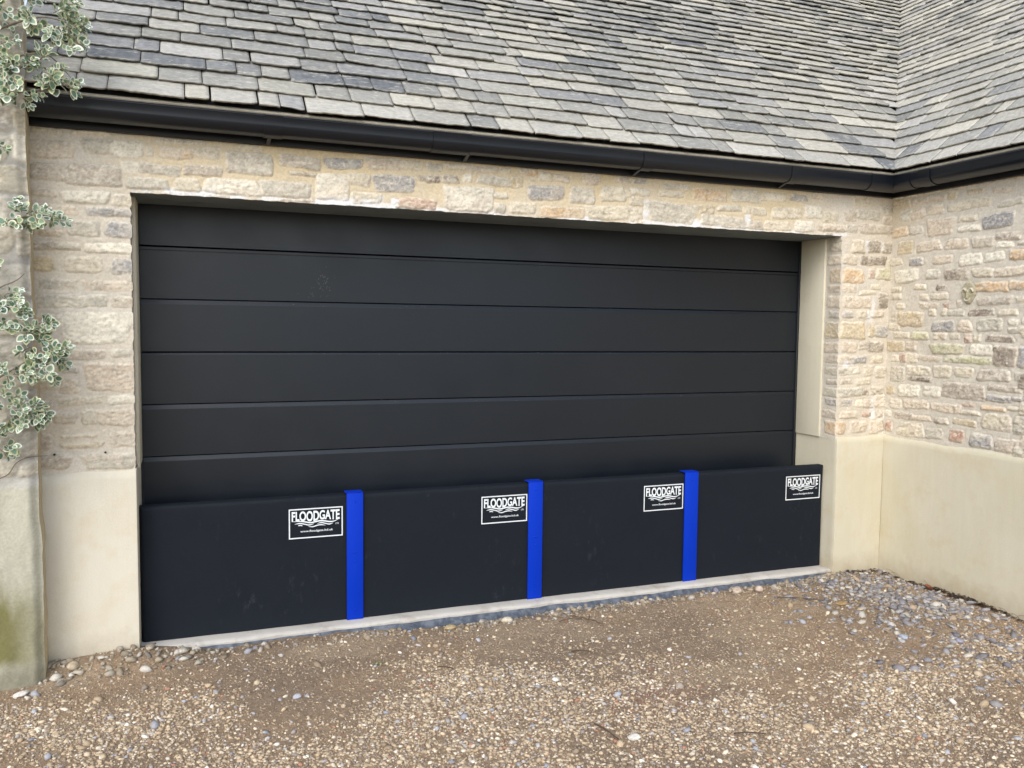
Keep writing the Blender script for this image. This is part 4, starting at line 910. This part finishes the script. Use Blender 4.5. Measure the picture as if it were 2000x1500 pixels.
def sprig(base, d, n, L=.036):
    d = d.normalized(); p = Vector(base); ang = r_.uniform(0, 6.28); pts = [tuple(p)]
    for i in range(n):
        p = p+d*r_.uniform(.009, .014); d = (d+Vector((r_.gauss(0, .12), r_.gauss(0, .12), r_.gauss(0, .12)))).normalized(); pts.append(tuple(p))
        s_ = d.cross(Vector((0, 0, 1)));  s_ = s_.normalized() if s_.length > .01 else Vector((1, 0, 0)); t_ = d.cross(s_)
        for sg in (0, math.pi):
            a = ang+i*math.pi/2+sg+r_.gauss(0, .2); o_ = s_*math.cos(a)+t_*math.sin(a); sp = .55+.5*(1-i/n)
            dd = d*(1-.45*sp)+o_*sp+Vector((0, -.10, -.12)); nr = (d*.8-o_*.4+Vector((0, -.55, .75))).normalized()
            leaf(p+o_*.004, dd, nr, L*r_.uniform(.7, 1.15)*(1-.25*(i == n-1)))
    leaf(p, d, (Vector((0, -.7, .7))).normalized(), L*.7)
    stems.tube(pts, [.0022*(1-.5*i/len(pts)) for i in range(len(pts))], 5)
def clump(cx, cz, rx, rz, n, cy=-.22, ry=.05, bias=(0.5, -.5, -.1), L=.036):
    for _ in range(n):
        a = r_.uniform(0, 6.28); q = math.sqrt(r_.random()); x = cx+rx*q*math.cos(a); z = cz+rz*q*math.sin(a); y = cy+r_.uniform(-ry, ry)
        d = Vector((bias[0]+math.cos(a)*.7, bias[1]+r_.gauss(0, .3), bias[2]+math.sin(a)*.5)); sprig((x, y, z), d, r_.randint(2, 4), L)
# traced clumps: top mass, mid spray, lower masses
clump(-.44, 2.66, .13, .10, 26, -.25, .08); clump(-.27, 2.585, .10, .055, 22, -.26, .06); clump(-.20, 2.53, .05, .04, 9, -.26, .04); clump(-.30, 2.70, .12, .05, 14, -.26, .05)
clump(-.45, 2.47, .07, .06, 14, -.25, .05); clump(-.37, 2.39, .07, .05, 15, -.26, .05); clump(-.30, 2.41, .05, .05, 9, -.27, .04); clump(-.24, 2.335, .045, .02, 6, -.27, .03)
clump(-.36, 2.30, .05, .02, 7, -.25, .04); clump(-.47, 2.32, .04, .04, 5, -.25, .04)
clump(-.50, 2.15, .05, .10, 6, -.24, .04)
clump(-.37, 1.85, .045, .022, 8, -.25, .03, (.5, -.5, 0)); clump(-.30, 1.845, .05, .016, 8, -.25, .03, (.9, -.4, 0)); clump(-.40, 1.80, .03, .025, 4, -.25, .03)
clump(-.46, 1.52, .03, .04, 6, -.25, .03); clump(-.41, 1.46, .035, .03, 7, -.25, .03)
clump(-.34, 1.42, .04, .03, 7, -.25, .03); clump(-.32, 1.345, .05, .05, 12, -.25, .04); clump(-.27, 1.31, .035, .04, 8, -.25, .03, (.8, -.5, -.1))
clump(-.43, 1.24, .05, .04, 9, -.25, .04); clump(-.33, 1.255, .05, .02, 6, -.25, .03, (.8, -.5, -.2))
clump(-.44, 1.10, .05, .06, 12, -.25, .04); clump(-.35, 1.09, .04, .02, 7, -.25, .03, (.9, -.5, .1)); clump(-.37, 1.05, .03, .03, 5, -.25, .03)
clump(-.47, .98, .025, .05, 6, -.24, .03)
clump(-.52, 1.70, .04, .03, 3, -.24, .03); clump(-.60, 1.3, .09, .5, 40, -.24, .05); clump(-.65, 2.4, .12, .4, 40, -.26, .07)
raw('foliage', np.array(LVv), np.array(LFf), M_leaf, ivy, np.array(LCc), True)
def stem(pts, r0__, r1__):
    P = [Vector(p) for p in pts]; L = []; n = 24
    for i in range(n):
        t_ = i/(n-1)*(len(P)-1); k = min(int(t_), len(P)-2); f = t_-k; p0, p1, p2, p3 = P[max(k-1, 0)], P[k], P[k+1], P[min(k+2, len(P)-1)]
        L.append(tuple(.5*((2*p1)+(p2-p0)*f+(2*p0-5*p1+4*p2-p3)*f*f+(3*p1-p0-3*p2+p3)*f**3)))
    stems.tube(L, [r0__+(r1__-r0__)*i/(n-1) for i in range(n)], 7)
stem([(-.66, -.19, -.04), (-.60, -.2, .5), (-.58, -.2, 1.1), (-.62, -.2, 1.7), (-.55, -.2, 2.3), (-.50, -.2, 2.7)], .014, .006)
stem([(-.58, -.2, 1.1), (-.50, -.22, 1.2), (-.40, -.24, 1.27), (-.30, -.25, 1.33)], .006, .002)
stem([(-.59, -.2, .9), (-.50, -.22, 1.0), (-.42, -.24, 1.06), (-.33, -.25, 1.10)], .005, .002)
stem([(-.6, -.2, 1.45), (-.48, -.21, 1.56), (-.41, -.2, 1.60), (-.38, -.19, 1.63)], .004, .0015)
stem([(-.6, -.2, 1.7), (-.48, -.22, 1.80), (-.38, -.25, 1.84), (-.26, -.25, 1.85)], .005, .0015)
stem([(-.56, -.2, 2.2), (-.46, -.22, 2.28), (-.33, -.26, 2.32), (-.21, -.27, 2.33)], .005, .0015)
stem([(-.55, -.2, 2.3), (-.42, -.24, 2.42), (-.28, -.27, 2.46), (-.19, -.27, 2.38)], .005, .0015)
stem([(-.52, -.2, 2.5), (-.40, -.24, 2.56), (-.28, -.26, 2.60), (-.17, -.26, 2.58)], .006, .0018)
stem([(-.60, -.2, .8), (-.47, -.19, .83), (-.43, -.18, .88), (-.39, -.17, .90), (-.33, -.10, .895)], .003, .001)
stems.build('stem', M_bark, ivy, smooth=True)
